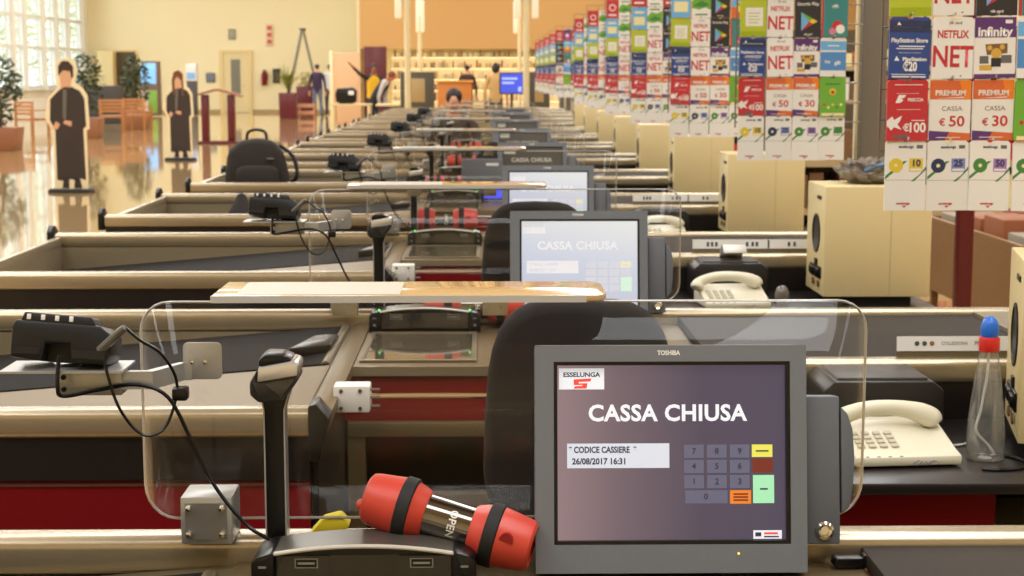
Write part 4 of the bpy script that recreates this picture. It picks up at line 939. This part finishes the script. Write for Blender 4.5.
# ------------------------------------------------------------------ cut-out figures (plain stand-ins)
CARD = mat('cardboard_edge', (236, 220, 180), .6)
COATD = mat('print_dark_coat', (52, 40, 36), .6)
PSKIN = mat('print_skin', (214, 164, 130), .6)
def cutout(label, loc, s, hair_rgb, long_hair):
    t = thing('cardboard_cutout', label, 'cardboard figure', loc, (0, 0, R(-6)), 'cardboard figures in the lobby')
    k = .0133 * s
    out = [(-17, 3), (-17, 60), (-24, 72), (-22, 84), (-20, 92), (-11, 101), (-11, 112), (-12, 122), (-8, 128), (0, 130), (8, 128), (10, 118), (7, 106), (14, 102), (19, 94), (20, 70), (20, 62), (17, 60), (17, 3)]
    b = MB(); b.prism([(p[0] * k, p[1] * k) for p in out], 'y', 0, .012); b.build('board', CARD, t)
    coat = [(-14, 12), (-14, 60), (-19, 70), (-18, 90), (-9, 99), (-3, 102), (4, 102), (12, 98), (16, 91), (17, 64), (14, 62), (15, 12), (8, 14), (6, 11), (0, 13), (-6, 11)]
    b = MB(); b.prism([(p[0] * k, p[1] * k) for p in coat], 'y', -.003, 0, 0)
    b.prism([(p[0] * k, p[1] * k) for p in ((-9, 4), (-2, 4), (-2, 14), (-7, 14))], 'y', -.003, 0, 0); b.prism([(p[0] * k, p[1] * k) for p in ((3, 4), (11, 4), (9, 14), (4, 14))], 'y', -.003, 0, 0)
    b.prism([(p[0] * k, p[1] * k) for p in ((-7, 100), (-7, 106), (-8, 114), (-5, 120), (2, 121), (5, 114), (3, 104), (2, 100))], 'y', -.003, 0, 1)
    b.prism([(p[0] * k, p[1] * k) for p in ((-17, 62), (-12, 61), (-9, 66), (-13, 69))], 'y', -.0045, -.003, 1); b.prism([(p[0] * k, p[1] * k) for p in ((-6, 67), (2, 64), (3, 69), (-4, 70))], 'y', -.0045, -.003, 1)
    b.prism([(p[0] * k, p[1] * k) for p in ((-3, 70), (-1, 99), (-5, 100), (-6, 72))], 'y', -.0045, -.003, 3)
    if long_hair: hp_ = [(-9, 92), (-10, 112), (-7, 124), (0, 127), (6, 122), (7, 104), (7, 90), (4, 92), (4, 112), (-2, 118), (-6, 112), (-6, 94)]
    else: hp_ = [(-9, 113), (-9, 122), (-5, 127), (1, 127), (6, 122), (6, 112), (4, 110), (3, 117), (-4, 118)]
    b.prism([(p[0] * k, p[1] * k) for p in hp_], 'y', -.0045, -.003, 2)
    b.build('printed_figure', [COATD, PSKIN, mat('print_hair' + ('_long' if long_hair else ''), hair_rgb, .6), mat('print_grey', (104, 98, 92), .6)], t, smooth=0)
    b = MB(); b.lathe([(0, 0), (1, 0), (1, .6), (.92, 1), (0, 1)], n=28, M=Matrix.Diagonal((.31 * s, .17, .045, 1))); b.build('base', BLACKM, t)
cutout('larger cardboard cutout figure in long dark coat on the shiny floor, at left', (-5.37, 20.9, 0), 1.0, (58, 40, 30), False)
cutout('smaller cardboard cutout figure with long brown hair and dark coat beside the lectern', (-5.40, 28.6, 0), .94, (110, 66, 36), True)

# ------------------------------------------------------------------ lobby furniture
LEAF = mat('dark_plant_leaves', (52, 66, 34), .5, noise=.2, nscale=6)
LEAF2 = mat('yucca_leaves', (122, 132, 54), .5)
TERRA = mat('brown_planter', (142, 92, 62), .5)
rp = random.Random(5)
def planter_tree(label, loc, w, h, cz, rx, rz, n):
    t = thing('potted_tree', label, 'plant', loc, group='potted trees by the windows')
    b = MB(); b.prism([(-w * .42, 0), (w * .42, 0), (w * .5, h), (-w * .5, h)], 'y', -w * .45, w * .45, bev=.015); b.build('planter', TERRA, t)
    b = MB(); b.tube([(0, 0, h * .8), (.04, .02, h + .4), (-.03, 0, cz)], [.04, .03, .02]); b.tube([(.0, 0, h), (-.10, .04, h + .5), (-.16, .0, cz)], [.025, .02, .012]); b.build('trunk', BARK, t)
    b = MB(); foliage(b, (0, 0, cz), rx, rx, rz, n, .075, rnd=rp); b.build('foliage', LEAF, t, smooth=0)
planter_tree('tall leafy potted tree at the left edge of the photo', (-9.7, 32.4, 0), .78, .46, 1.22, .44, .72, 420)
planter_tree('leafy potted tree behind the larger cardboard figure', (-9.5, 38.6, 0), .72, .48, 1.28, .45, .75, 420)
planter_tree('leafy potted tree beside the blue vending machine', (-9.68, 44.9, 0), .75, .48, 1.30, .42, .72, 420)
WOODO = mat('orange_wood', (176, 116, 62), .4, noise=.15, nscale=10, stretch=(1, 1, 8))
def armchair(label, loc, yaw):
    t = thing('wooden_armchair', label, 'armchair', loc, (0, 0, yaw), 'wooden armchairs by the windows')
    for x in (-.28, .28):
        for y in (-.26, .26): b = MB(); b.box(x - .025, x + .025, y - .025, y + .025, 0, .62 if y < 0 else .86, bev=.004); b.build('leg', WOODO, t)
        b = MB(); b.box(x - .035, x + .035, -.3, .28, .62, .65, bev=.008); b.build('armrest', WOODO, t)
    b = MB(); b.box(-.27, .27, -.28, .26, .38, .44, bev=.01); b.build('seat', WOODO, t)
    b = MB()
    for k in range(4): b.box(-.26, .26, .24, .265, .52 + .09 * k, .585 + .09 * k, bev=.004)
    b.build('backrest', WOODO, t)
armchair('wooden armchair left of the larger cardboard figure', (-11.1, 39.7, 0), R(150)); armchair('wooden armchair right of the larger cardboard figure', (-9.75, 42.3, 0), R(190)); armchair('wooden armchair in front of the farthest potted tree', (-9.35, 43.6, 0), R(170))
# lectern with two red legs and a pitched board
t = thing('lectern', 'dark red lectern with two posts and a peaked top on the lobby floor', 'lectern', (-5.82, 35.6, 0))
for x in (-.33, .24): b = MB(); b.box(x - .075, x + .075, -.12, .12, .05, 1.06, bev=.01); b.build('post', WINE, t)
b = MB(); b.box(-.48, .40, -.2, .2, 0, .05, bev=.01); b.build('foot', WINE, t)
b = MB(); b.prism([(-.46, 1.05), (-.10, 1.145), (.0, 1.145), (.48, 1.01), (.48, 1.045), (.0, 1.185), (-.10, 1.185), (-.46, 1.085)], 'y', -.22, .22); b.build('top_board', mat('red_wood_top', (150, 88, 66), .35), t)
# dark sofa partition, cabinets, machines along the far wall
b = MB(); b.prism(rr(-.68, .68, 0, 1.15, .08, 5), 'y', -.2, .2, bev=.02)
sf = thing('waiting_sofa', 'dark grey sofa back under the tall windows', 'sofa', (-11.9, 50, 0)); b.build('sofa_back', mat('sofa_grey', (66, 62, 60), .7), sf)
b = MB(); b.prism(rr(-.68, .68, .12, .44, .06, 5), 'y', .2, .75, bev=.03); b.build('sofa_seat', mat('sofa_grey', (66, 62, 60), .7), sf)
t = thing('tall_cabinet', 'tall cream cabinet in the corner by the dark doorway', 'cabinet', (-14.55, 62.6, 0)); b = MB(); b.box(-.3, .3, -.3, .3, .05, 2.36, bev=.01); b.build('cabinet_body', DOORC, t); b = MB(); b.box(-.28, -.005, -.315, -.3, .1, 2.3); b.build('door', CREAM, t); b = MB(); b.box(.005, .28, -.315, -.3, .1, 2.3); b.build('door', CREAM, t); b = MB(); b.box(-.28, .28, -.27, .27, 0, .05); b.build('plinth', BLACKM, t)
d2 = struct(thing('door_2', None, None, (-13.9, 63, 0)))
b = MB(); b.box(-.38, .38, -.02, 0, 0, 2.35); b.build('door_leaf', mat('dark_door', (92, 78, 56), .5), d2); b = MB(); b.box(-.45, -.38, -.06, 0, 0, 2.42); b.box(.38, .45, -.06, 0, 0, 2.42); b.box(-.38, .38, -.06, 0, 2.35, 2.42); b.build('door_frame', DOORC, d2); b = MB(); b.tube([(.3, -.02, 1.05), (.3, -.07, 1.05), (.2, -.07, 1.05)], .012); b.build('handle', ALU, d2)
t = thing('vending_machine', 'vending machine with bright blue front panel and green lower panel', 'vending machine', (-11.95, 58, 0))
b = MB(); b.box(-.32, .32, -.3, .3, .04, 1.95, bev=.015); b.build('machine_body', mat('machine_grey', (120, 96, 84), .5), t)
b = MB(); b.box(-.28, .26, -.315, -.3, 1.15, 1.88, bev=.006); b.build('lit_front', mat('blue_lit_front', (120, 176, 226), .4, emit=.7), t)
b = MB(); b.box(-.02, .28, -.312, -.3, .12, .92, bev=.004); b.build('green_panel', mat('green_panel', (126, 170, 66), .4), t); b = MB(); b.box(-.3, -.04, -.312, -.3, .12, .92, bev=.004); b.build('white_panel', mat('pale_red_panel', (218, 190, 176), .4), t)
t = thing('ticket_kiosk', 'white and blue ticket kiosk on a dark base by the far wall', 'kiosk', (-10.56, 58.5, 0))
b = MB(); b.box(-.17, .17, -.15, .15, .02, 1.25, bev=.01); b.build('kiosk_base', mat('kiosk_dark', (76, 74, 74), .5), t); b = MB(); b.box(-.19, .19, -.17, .17, 1.25, 1.88, bev=.015); b.build('kiosk_head', WHITE, t); b = MB(); b.box(-.15, .15, -.178, -.17, 1.32, 1.55); b.build('kiosk_screen', mat('kiosk_blue', (110, 150, 190), .3, emit=.6), t)
def plaque(name, label, cat, px0, px1, z0, z1, m, m2=None):
    x0 = (px0 - 485) * 62.9 / 1604; x1 = (px1 - 485) * 62.9 / 1604
    t = thing(name, label, cat, ((x0 + x1) / 2, 63, z0)); w_ = (x1 - x0) / 2
    b = MB(); b.box(-w_, w_, -.05, 0, 0, z1 - z0, bev=.008); b.build('panel', m, t)
    if m2: b = MB(); b.box(-w_ * .75, w_ * .75, -.056, -.05, (z1 - z0) * .12, (z1 - z0) * .88); b.build('face', m2, t)
    return t
plaque('framed_picture', 'small framed picture in blue and dark tones on the far wall left of the door', 'picture', 209, 218, 1.18, 1.54, mat('frame_grey', (96, 92, 92), .5), mat('picture_blue', (116, 122, 140), .5))
plaque('emergency_lamp', 'small grey box lamp on the cream wall above the door', 'wall lamp', 232, 239, 2.82, 3.22, mat('lamp_box_grey', (134, 130, 110), .5), mat('lamp_face', (160, 158, 136), .5))
t = plaque('wall_sign', 'tall red and white sign high on the cream wall', 'sign', 269, 276, 2.56, 3.42, mat('sign_pale', (228, 200, 172), .5))
b = MB()
for z in (.62, .36, .10): b.box(-.09, .09, -.056, -.05, z, z + .16)
b.build('red_symbols', mat('sign_red', (196, 84, 66), .5), t)
plaque('wall_poster', 'black framed poster on the wall behind the planters', 'poster', 275, 282, 1.14, 1.70, BLACKM, mat('poster_dark', (70, 62, 44), .5))
t = thing('fire_extinguisher', 'red fire extinguisher on the cream wall right of the door', 'fire extinguisher', (-8.55, 62.84, 1.06))
b = MB(); b.lathe([(0, 0), (.10, 0), (.11, .02), (.11, .42), (.08, .5), (.03, .54), (0, .54)], n=18); b.build('cylinder', RED, t); b = MB(); b.box(-.05, .05, -.03, .03, .54, .6); b.tube([(.05, 0, .57), (.13, -.02, .5), (.12, -.03, .2)], .014); b.build('valve_hose', BLACK, t); b = MB(); b.box(-.03, .03, .09, .14, .2, .4); b.build('wall_hook', BLACKM, t)
# red planters with a yucca, bench, step ladder
t = thing('yucca_planter', 'dark red square planter with pale green spiky plant', 'plant', (-6.74, 55.4, 0))
b = MB(); b.prism([(-.27, 0), (.27, 0), (.29, .86), (-.29, .86)], 'y', -.28, .28, bev=.01); b.build('planter', WINE, t)
b = MB(); b2 = bmesh.new()
for k in range(46):
    a = rp.uniform(0, 6.28); e = rp.uniform(.25, 1.45); L_ = rp.uniform(.55, .85); z0 = rp.uniform(.95, 1.25)
    d = Vector((math.cos(a) * math.cos(e), math.sin(a) * math.cos(e), math.sin(e))); s_ = Vector((-math.sin(a), math.cos(a), 0)) * .03; q = Vector((.05 * math.cos(a), .05 * math.sin(a), z0))
    b2.faces.new([b2.verts.new(p) for p in (q - s_ * .5, q + d * L_ * .5 - s_ + Vector((0, 0, .02)), q + d * L_ - Vector((0, 0, .1 * math.cos(e))), q + d * L_ * .5 + s_ + Vector((0, 0, .02)), q + s_ * .5)])
b.merge(b2); b.build('spiky_leaves', LEAF2, t, smooth=0); b = MB(); b.tube([(0, 0, .7), (.02, 0, 1.0), (0, .02, 1.25)], [.05, .045, .03]); b.build('stem', BARK, t)
t = thing('flower_planter', 'dark red planter of pale flowers behind the spiky plant', 'plant', (-6.62, 60, 0)); b = MB(); b.box(-.34, .34, -.25, .25, 0, 1.05, bev=.01); b.build('planter', WINE, t); b = MB(); foliage(b, (0, 0, 1.25), .4, .25, .35, 160, .08, rnd=rp); b.build('foliage', mat('olive_flowers', (178, 164, 96), .6), t, smooth=0)
t = thing('low_bench', 'low pinkish slatted bench beside the red planter', 'bench', (-6.2, 56.2, 0))
for z in (.10, .34): b = MB(); b.box(-.3, .3, -.2, .2, z, z + .13, bev=.008); b.build('slat', mat('pink_wood', (206, 150, 116), .5), t)
for x in (-.27, .24): b = MB(); b.box(x, x + .05, -.18, .18, 0, .47, bev=.004); b.build('end', mat('pink_wood', (206, 150, 116), .5), t)
t = thing('step_ladder', 'grey step ladder standing open against the cream wall', 'ladder', (-6.92, 61.4, 0))
for x0, x1, nm in ((-.68, 0.02, 'front_frame'), (.78, 0.06, 'rear_frame')):
    b = MB()
    for y in (-.22, .22): b.tube([(x0, y, 0), (x1, y, 3.15)], .028, n=6)
    n_ = 10 if nm == 'front_frame' else 3
    for k in range(1, n_): u = k / n_; b.box(x0 + (x1 - x0) * u - .05, x0 + (x1 - x0) * u + .05, -.22, .22, 3.15 * u - .012, 3.15 * u + .012)
    b.build(nm, mat('ladder_grey', (136, 130, 116), .5, .4), t)
b = MB(); b.box(-.05, .14, -.24, .24, 3.13, 3.2, bev=.01); b.build('top_platform', BLACKM, t)
t = thing('partition_panel', 'beige partition with paler left edge beside the orange wall', 'partition', (-4.28, 50, 0)); b = MB(); b.box(-.42, .44, -.06, .06, 0, 2.16, bev=.006); b.build('panel', mat('partition_beige', (216, 176, 136), .6), t); b = MB(); b.box(-.50, -.40, -.09, .09, 0, 2.2, bev=.006); b.build('edge_post', WALLC, t)

# ------------------------------------------------------------------ service desk, kiosks and lit shelves at the end
t = thing('service_desk', 'dark red service desk with pale top at the far end', 'counter', (-1.98, 36.4, 0))
b = MB(); b.box(-.40, .42, -.3, .3, .06, .80, bev=.006); b.build('desk_front', WINE, t); b = MB(); b.box(-.46, .48, -.36, .36, .80, .85, bev=.008); b.build('desk_top', mat('pale_counter_top', (226, 204, 150), .3), t); b = MB(); b.box(-.36, .38, -.26, .26, 0, .06); b.build('plinth', BLACKM, t)
t = thing('side_table', 'cream side table carrying the black boxy terminal at the far end', 'table', (-3.0, 36.4, 0)); b = MB(); b.box(-.45, .45, -.28, .28, .81, .85, bev=.008); b.build('table_top', mat('pale_counter_top', (226, 204, 150), .3), t)
for x in (-.40, .40):
    for y in (-.24, .24): b = MB(); b.box(x - .03, x + .03, y - .03, y + .03, 0, .81, bev=.004); b.build('leg', CREAM, t)
t = thing('desk_terminal', 'black boxy terminal on a cream side table at the far end', 'terminal', (-3.12, 36.4, .85)); b = MB(); b.prism([(-.22, .03), (.22, .03), (.24, .30), (.14, .37), (-.20, .34), (-.24, .22)], 'y', -.15, .15, bev=.02); b.build('terminal_case', BLACK, t); b = MB(); b.box(.06, .18, -.158, -.15, .2, .29); b.build('white_label', PAPER, t); b = MB(); b.box(-.16, .16, -.12, .12, 0, .035); b.build('foot', BLACKM, t)
for (x, w_, lab) in ((-1.44, .36, 'dark grey framed beige kiosk behind the left lamp pole'), (1.14, .24, 'narrow dark framed beige kiosk beside the right lamp pole')):
    t = thing('info_kiosk', lab, 'kiosk', (x, 34.5, 0)); b = MB(); b.box(-w_, w_, -.15, .15, .0, 1.56, bev=.02); b.build('kiosk_case', mat('kiosk_olive', (74, 68, 54), .5), t); b = MB(); b.box(-w_ * .35, w_ * .45, -.16, -.15, .92, 1.42, bev=.004); b.build('kiosk_face', mat('kiosk_beige', (172, 146, 100), .5), t)
t = thing('wooden_stand', 'orange wooden display stand far down behind the counters', 'display stand', (-.75, 40, 0)); b = MB(); b.box(-.42, .42, -.3, .3, 0, 1.30, bev=.01); b.build('stand_body', mat('orange_stand', (198, 122, 46), .5), t); b = MB(); b.box(-.46, .46, -.34, .34, 1.30, 1.36, bev=.006); b.build('stand_top', mat('orange_stand_top', (216, 150, 70), .5), t)
t = thing('wall_screen', 'small bright blue screen on a stand at the far end of the row', 'screen', (.56, 34, 0)); b = MB(); b.box(-.26, .26, -.0, .06, 1.09, 1.55, bev=.01); b.build('screen_case', BLACK, t); b = MB(); b.flat(-.235, .235, 1.115, 1.525, -.002, 0); b.flat(-.20, .12, 1.40, 1.44, -.004, 1); b.flat(-.20, .05, 1.31, 1.35, -.004, 1); b.flat(.14, .2, 1.15, 1.25, -.004, 1); b.build('lit_screen', [mat('screen_blue_lit', (60, 74, 190), .4, emit=.9), mat('screen_blue_pale', (150, 170, 230), .4, emit=.9)], t); b = MB(); b.tube([(0, .03, .02), (0, .03, 1.1)], .03); b.lathe([(0, 0), (.22, 0), (.2, .03), (0, .04)], n=18, M=Matrix.Translation((0, .03, 0))); b.build('screen_stand', BLACKM, t)
LITW = mat('shelf_light', (255, 232, 176), .5, emit=2.2)
rg = random.Random(9)
t = thing('lit_display_shelf', 'long brightly lit wall shelving under the orange wall', 'shelving', (-.9, 62.6, 0))
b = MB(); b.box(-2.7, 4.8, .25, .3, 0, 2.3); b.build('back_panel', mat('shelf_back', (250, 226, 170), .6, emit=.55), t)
for k in range(5): b = MB(); b.box(-2.7, 4.8, -.25, .25, .45 + .42 * k, .48 + .42 * k); s_ = b.build('shelf_board', CREAMS, t); b = MB(); b.box(-2.68, 4.78, -.22, -.16, .425 + .42 * k, .449 + .42 * k); b.build('shelf_lamp', LITW, s_)
b = MB()
for k in range(5):
    x = -2.6
    while x < 4.6: w_ = rg.uniform(.05, .12); h_ = rg.uniform(.14, .32); b.box(x, x + w_ * .8, -.1, .1, .48 + .42 * k, .48 + .42 * k + h_, rg.choice((0, 0, 1, 2, 3))); x += w_ + rg.choice((0.02, .02, .15))
tag(b.build('small_goods', [mat('goods_cream', (238, 214, 160), .5), mat('goods_tan', (206, 160, 96), .5), mat('goods_brown', (140, 90, 50), .5), mat('goods_white', (244, 236, 216), .5)], t, smooth=0), kind='stuff')
b = MB(); b.box(-.42, .42, -.1, .1, 0, 2.5, bev=.01); tag(b.build('red_wall_panel', WINE, None, (-4.06, 60.05, 0)), 'tall dark red panel at the left end of the lit shelves', 'panel')
# lamp poles
def lamp_pole(label, x, y, r, h, sides):
    t = thing('lamp_pole', label, 'lamp pole', (x, y, 0), group='lamp poles among the counters')
    b = MB(); b.tube([(0, 0, .02), (0, 0, h)], r, n=12); b.build('pole', mat('pole_cream', (224, 206, 160), .4), t)
    b = MB(); b.lathe([(0, 0), (r * 2.4, 0), (r * 2.4, .02), (r * 1.2, .05), (0, .05)], n=18); b.build('base', mat('pole_cream', (224, 206, 160), .4), t)
    for s in sides: b = MB(); b.box(s * .17 - .065, s * .17 + .065, -.05, .05, 2.58, 3.4, bev=.02); lm = b.build('lamp', mat('lamp_white', (236, 226, 198), .4, emit=.25), t); b = MB(); b.box(min(0, s * .17), max(0, s * .17), -.02, .02, 2.9, 2.95); b.build('lamp_arm', ALU, lm)
lamp_pole('thick cream lamp pole at left rising between the far counters', -1.5, 31.4, .06, 4.2, (-1,)); lamp_pole('slimmer lamp pole just right of the thick left one', -1.68, 42, .055, 3.0, (-.2, .3)); lamp_pole('thick cream lamp pole at right in front of the orange wall', .8, 31.4, .06, 4.2, (-1, 1)); lamp_pole('slim lamp pole just left of the thick right one', .92, 43, .055, 3.4, (-.6,))

# ------------------------------------------------------------------ bags left in the packing trays
t = thing('backpack', 'dark backpack standing in a packing tray at left', 'backpack', (-1.39, lane_y(5) - .90, .782), (0, 0, R(8)))
BP = mat('backpack_cloth', (44, 38, 34), .8, noise=.15, nscale=60)
b = MB(); b.prism([(-.19, 0), (.19, 0), (.2, .10), (.165, .27), (.10, .345), (0, .36), (-.10, .345), (-.175, .28), (-.195, .12)], 'y', -.08, .12, bev=.03); b.build('pack_body', BP, t, smooth=60)
b = MB(); b.prism([(-.13, .02), (.13, .02), (.13, .17), (.09, .2), (-.09, .2), (-.13, .17)], 'y', -.12, -.06, bev=.02); b.build('front_pocket', BP, t, smooth=60); b = MB(); b.tube(spline([(-.06, .05, .35), (-.05, .05, .395), (0, .05, .41), (.05, .05, .395), (.06, .05, .35)], 5), .009, n=8); b.build('grab_handle', BLACKM, t); b = MB(); b.tube(spline([(.19, .1, .08), (.24, .05, .12), (.22, .08, .24), (.14, .11, .31)], 5), .012, n=8); b.build('strap', BLACKM, t)
b = MB(); b.box(.06, .10, -.1, -.085, .235, .245); b.build('badge', mat('badge_grey', (120, 112, 100), .5), t)
t = thing('cloth_bag', 'small dark slumped cloth bag in the packing tray before the backpack', 'bag', (-1.16, lane_y(4) - .95, .79)); b = MB(); b.lathe([(0, 0), (.085, .0), (.095, .02), (.07, .08), (.035, .14), (.018, .175), (0, .18)], n=14, M=Matrix.Diagonal((1, .8, 1, 1))); b.build('bag_body', BP, t); b = MB(); b.ball((.10, 0, .045), .05, sc=(1.3, .8, .9)); b.build('bag_flap', BP, t)
b = MB(); b.ball((0, 0, .03), .06, sc=(1.3, .8, .5)); tag(b.build('crumpled_cloth', BP, None, (-1.33, lane_y(4) - .90, .79)), 'small dark crumpled cloth left of the slumped bag', 'cloth')

# ------------------------------------------------------------------ things on the right beyond the counters
t = thing('plastic_bag', 'crumpled grey plastic bag with blue stripe lying on a cream box', 'bag', (1.30, lane_y(3) - 1.05, 1.165))
b = MB(); b2 = bmesh.new(); bmesh.ops.create_icosphere(b2, subdivisions=4, radius=1)
for v in b2.verts:
    n_ = 1 + .22 * math.sin(9 * v.co.x + 4 * v.co.z) * math.cos(8 * v.co.y) + rg.uniform(-.07, .07); v.co = Vector((v.co.x * .10 * n_, v.co.y * .09 * n_, max(0, (v.co.z * .5 + .42)) * .085 * n_))
b.merge(b2); b.build('bag_body', mat('crumpled_grey', (120, 110, 100), .35, noise=.5, nscale=40, coat=.3), t, smooth=20)
b = MB(); b.tube(spline([(-.03, -.07, .045), (0, -.085, .06), (.05, -.075, .07), (.08, -.04, .065)], 5), .009, n=6); b.build('blue_stripe', mat('bag_blue', (80, 112, 140), .4), t)
b = MB(); b.box(-.038, .038, -.038, .038, 0, 2.3, bev=.004)
t = thing('red_post', 'dark red square post right of the white voucher cards', 'post', (2.41, 8.0, 0)); b.build('shaft', WINE, t); b = MB(); b.box(-.09, .09, -.09, .09, 0, .02); b.build('foot_plate', WINE, t)
t = thing('wooden_bin', 'brown wooden sales bin on the floor at the right edge', 'bin', (3.15, 9.0, 0))
b = MB(); b.box(-.42, -.39, -.9, .9, .22, .66); b.box(.39, .42, -.9, .9, .22, .66); b.box(-.39, .39, -.9, -.87, .22, .66); b.box(-.39, .39, .87, .9, .22, .66); b.box(-.39, .39, -.87, .87, .22, .25); b.build('bin_walls', mat('brown_wood', (142, 106, 68), .5, noise=.2, nscale=12, stretch=(1, 1, 6)), t)
for x in (-.38, .34):
    for y in (-.86, .82): b = MB(); b.box(x, x + .04, y, y + .04, 0, .22); b.build('leg', mat('brown_wood', (142, 106, 68), .5), t)
for i in range(8):
    x, y = -.19 + .38 * (i % 2), -.66 + .42 * (i // 2); b = MB(); b.box(-.16, .16, -.18, .18, 0, .44 + .03 * (i % 3), bev=.01); o = b.build('carton', mat('orange_carton', (150, 84, 44), .5) if i % 3 else mat('white_carton', (150, 138, 118), .5), None, (3.15 + x, 9.0 + y, .25)); tag(o, 'carton standing in the brown wooden sales bin', 'carton', 'cartons in the wooden bin')
def gondola(label, x, y, L_, yaw, h):
    t = thing('store_shelf', label, 'shelf', (x, y, 0), (0, 0, yaw), 'store shelves beyond the counters')
    b = MB(); b.box(-L_, L_, .2, .24, .05, h); b.box(-L_, L_, -.25, .22, 0, .12); b.build('shelf_frame', mat('shelf_bronze', (96, 82, 64), .5, .3), t)
    for k in range(int((h - .2) / .36)): z = .14 + .36 * k; b = MB(); b.box(-L_, L_, -.25, .2, z, z + .025); b.box(-L_, L_, -.262, -.25, z - .02, z + .03); b.build('shelf_board', mat('shelf_tan', (190, 170, 130), .4, .2), t)
    b = MB()
    for k in range(int((h - .2) / .36)):
        q = -L_ + .05
        while q < L_ - .2: w_ = rg.uniform(.08, .18); hh = rg.uniform(.12, .27); b.box(q, q + w_ * .9, -.2, .12, .165 + .36 * k, .165 + .36 * k + hh, rg.randrange(6)); q += w_
    tag(b.build('shelf_goods', [MATS[n] for n in ('c_white', 'c_brown', 'c_red', 'c_cream', 'c_grey', 'c_orange')], t, smooth=0), kind='stuff')
gondola('low store shelf of packets behind the red post', 3.4, 12.2, 1.4, 0, 1.3); gondola('tall store shelf of goods beyond the hanging cards', 5.6, 17, 2.6, R(-12), 2.0); gondola('far store shelf of goods behind the middle card racks', 4.6, 27, 2.2, R(-8), 2.0)
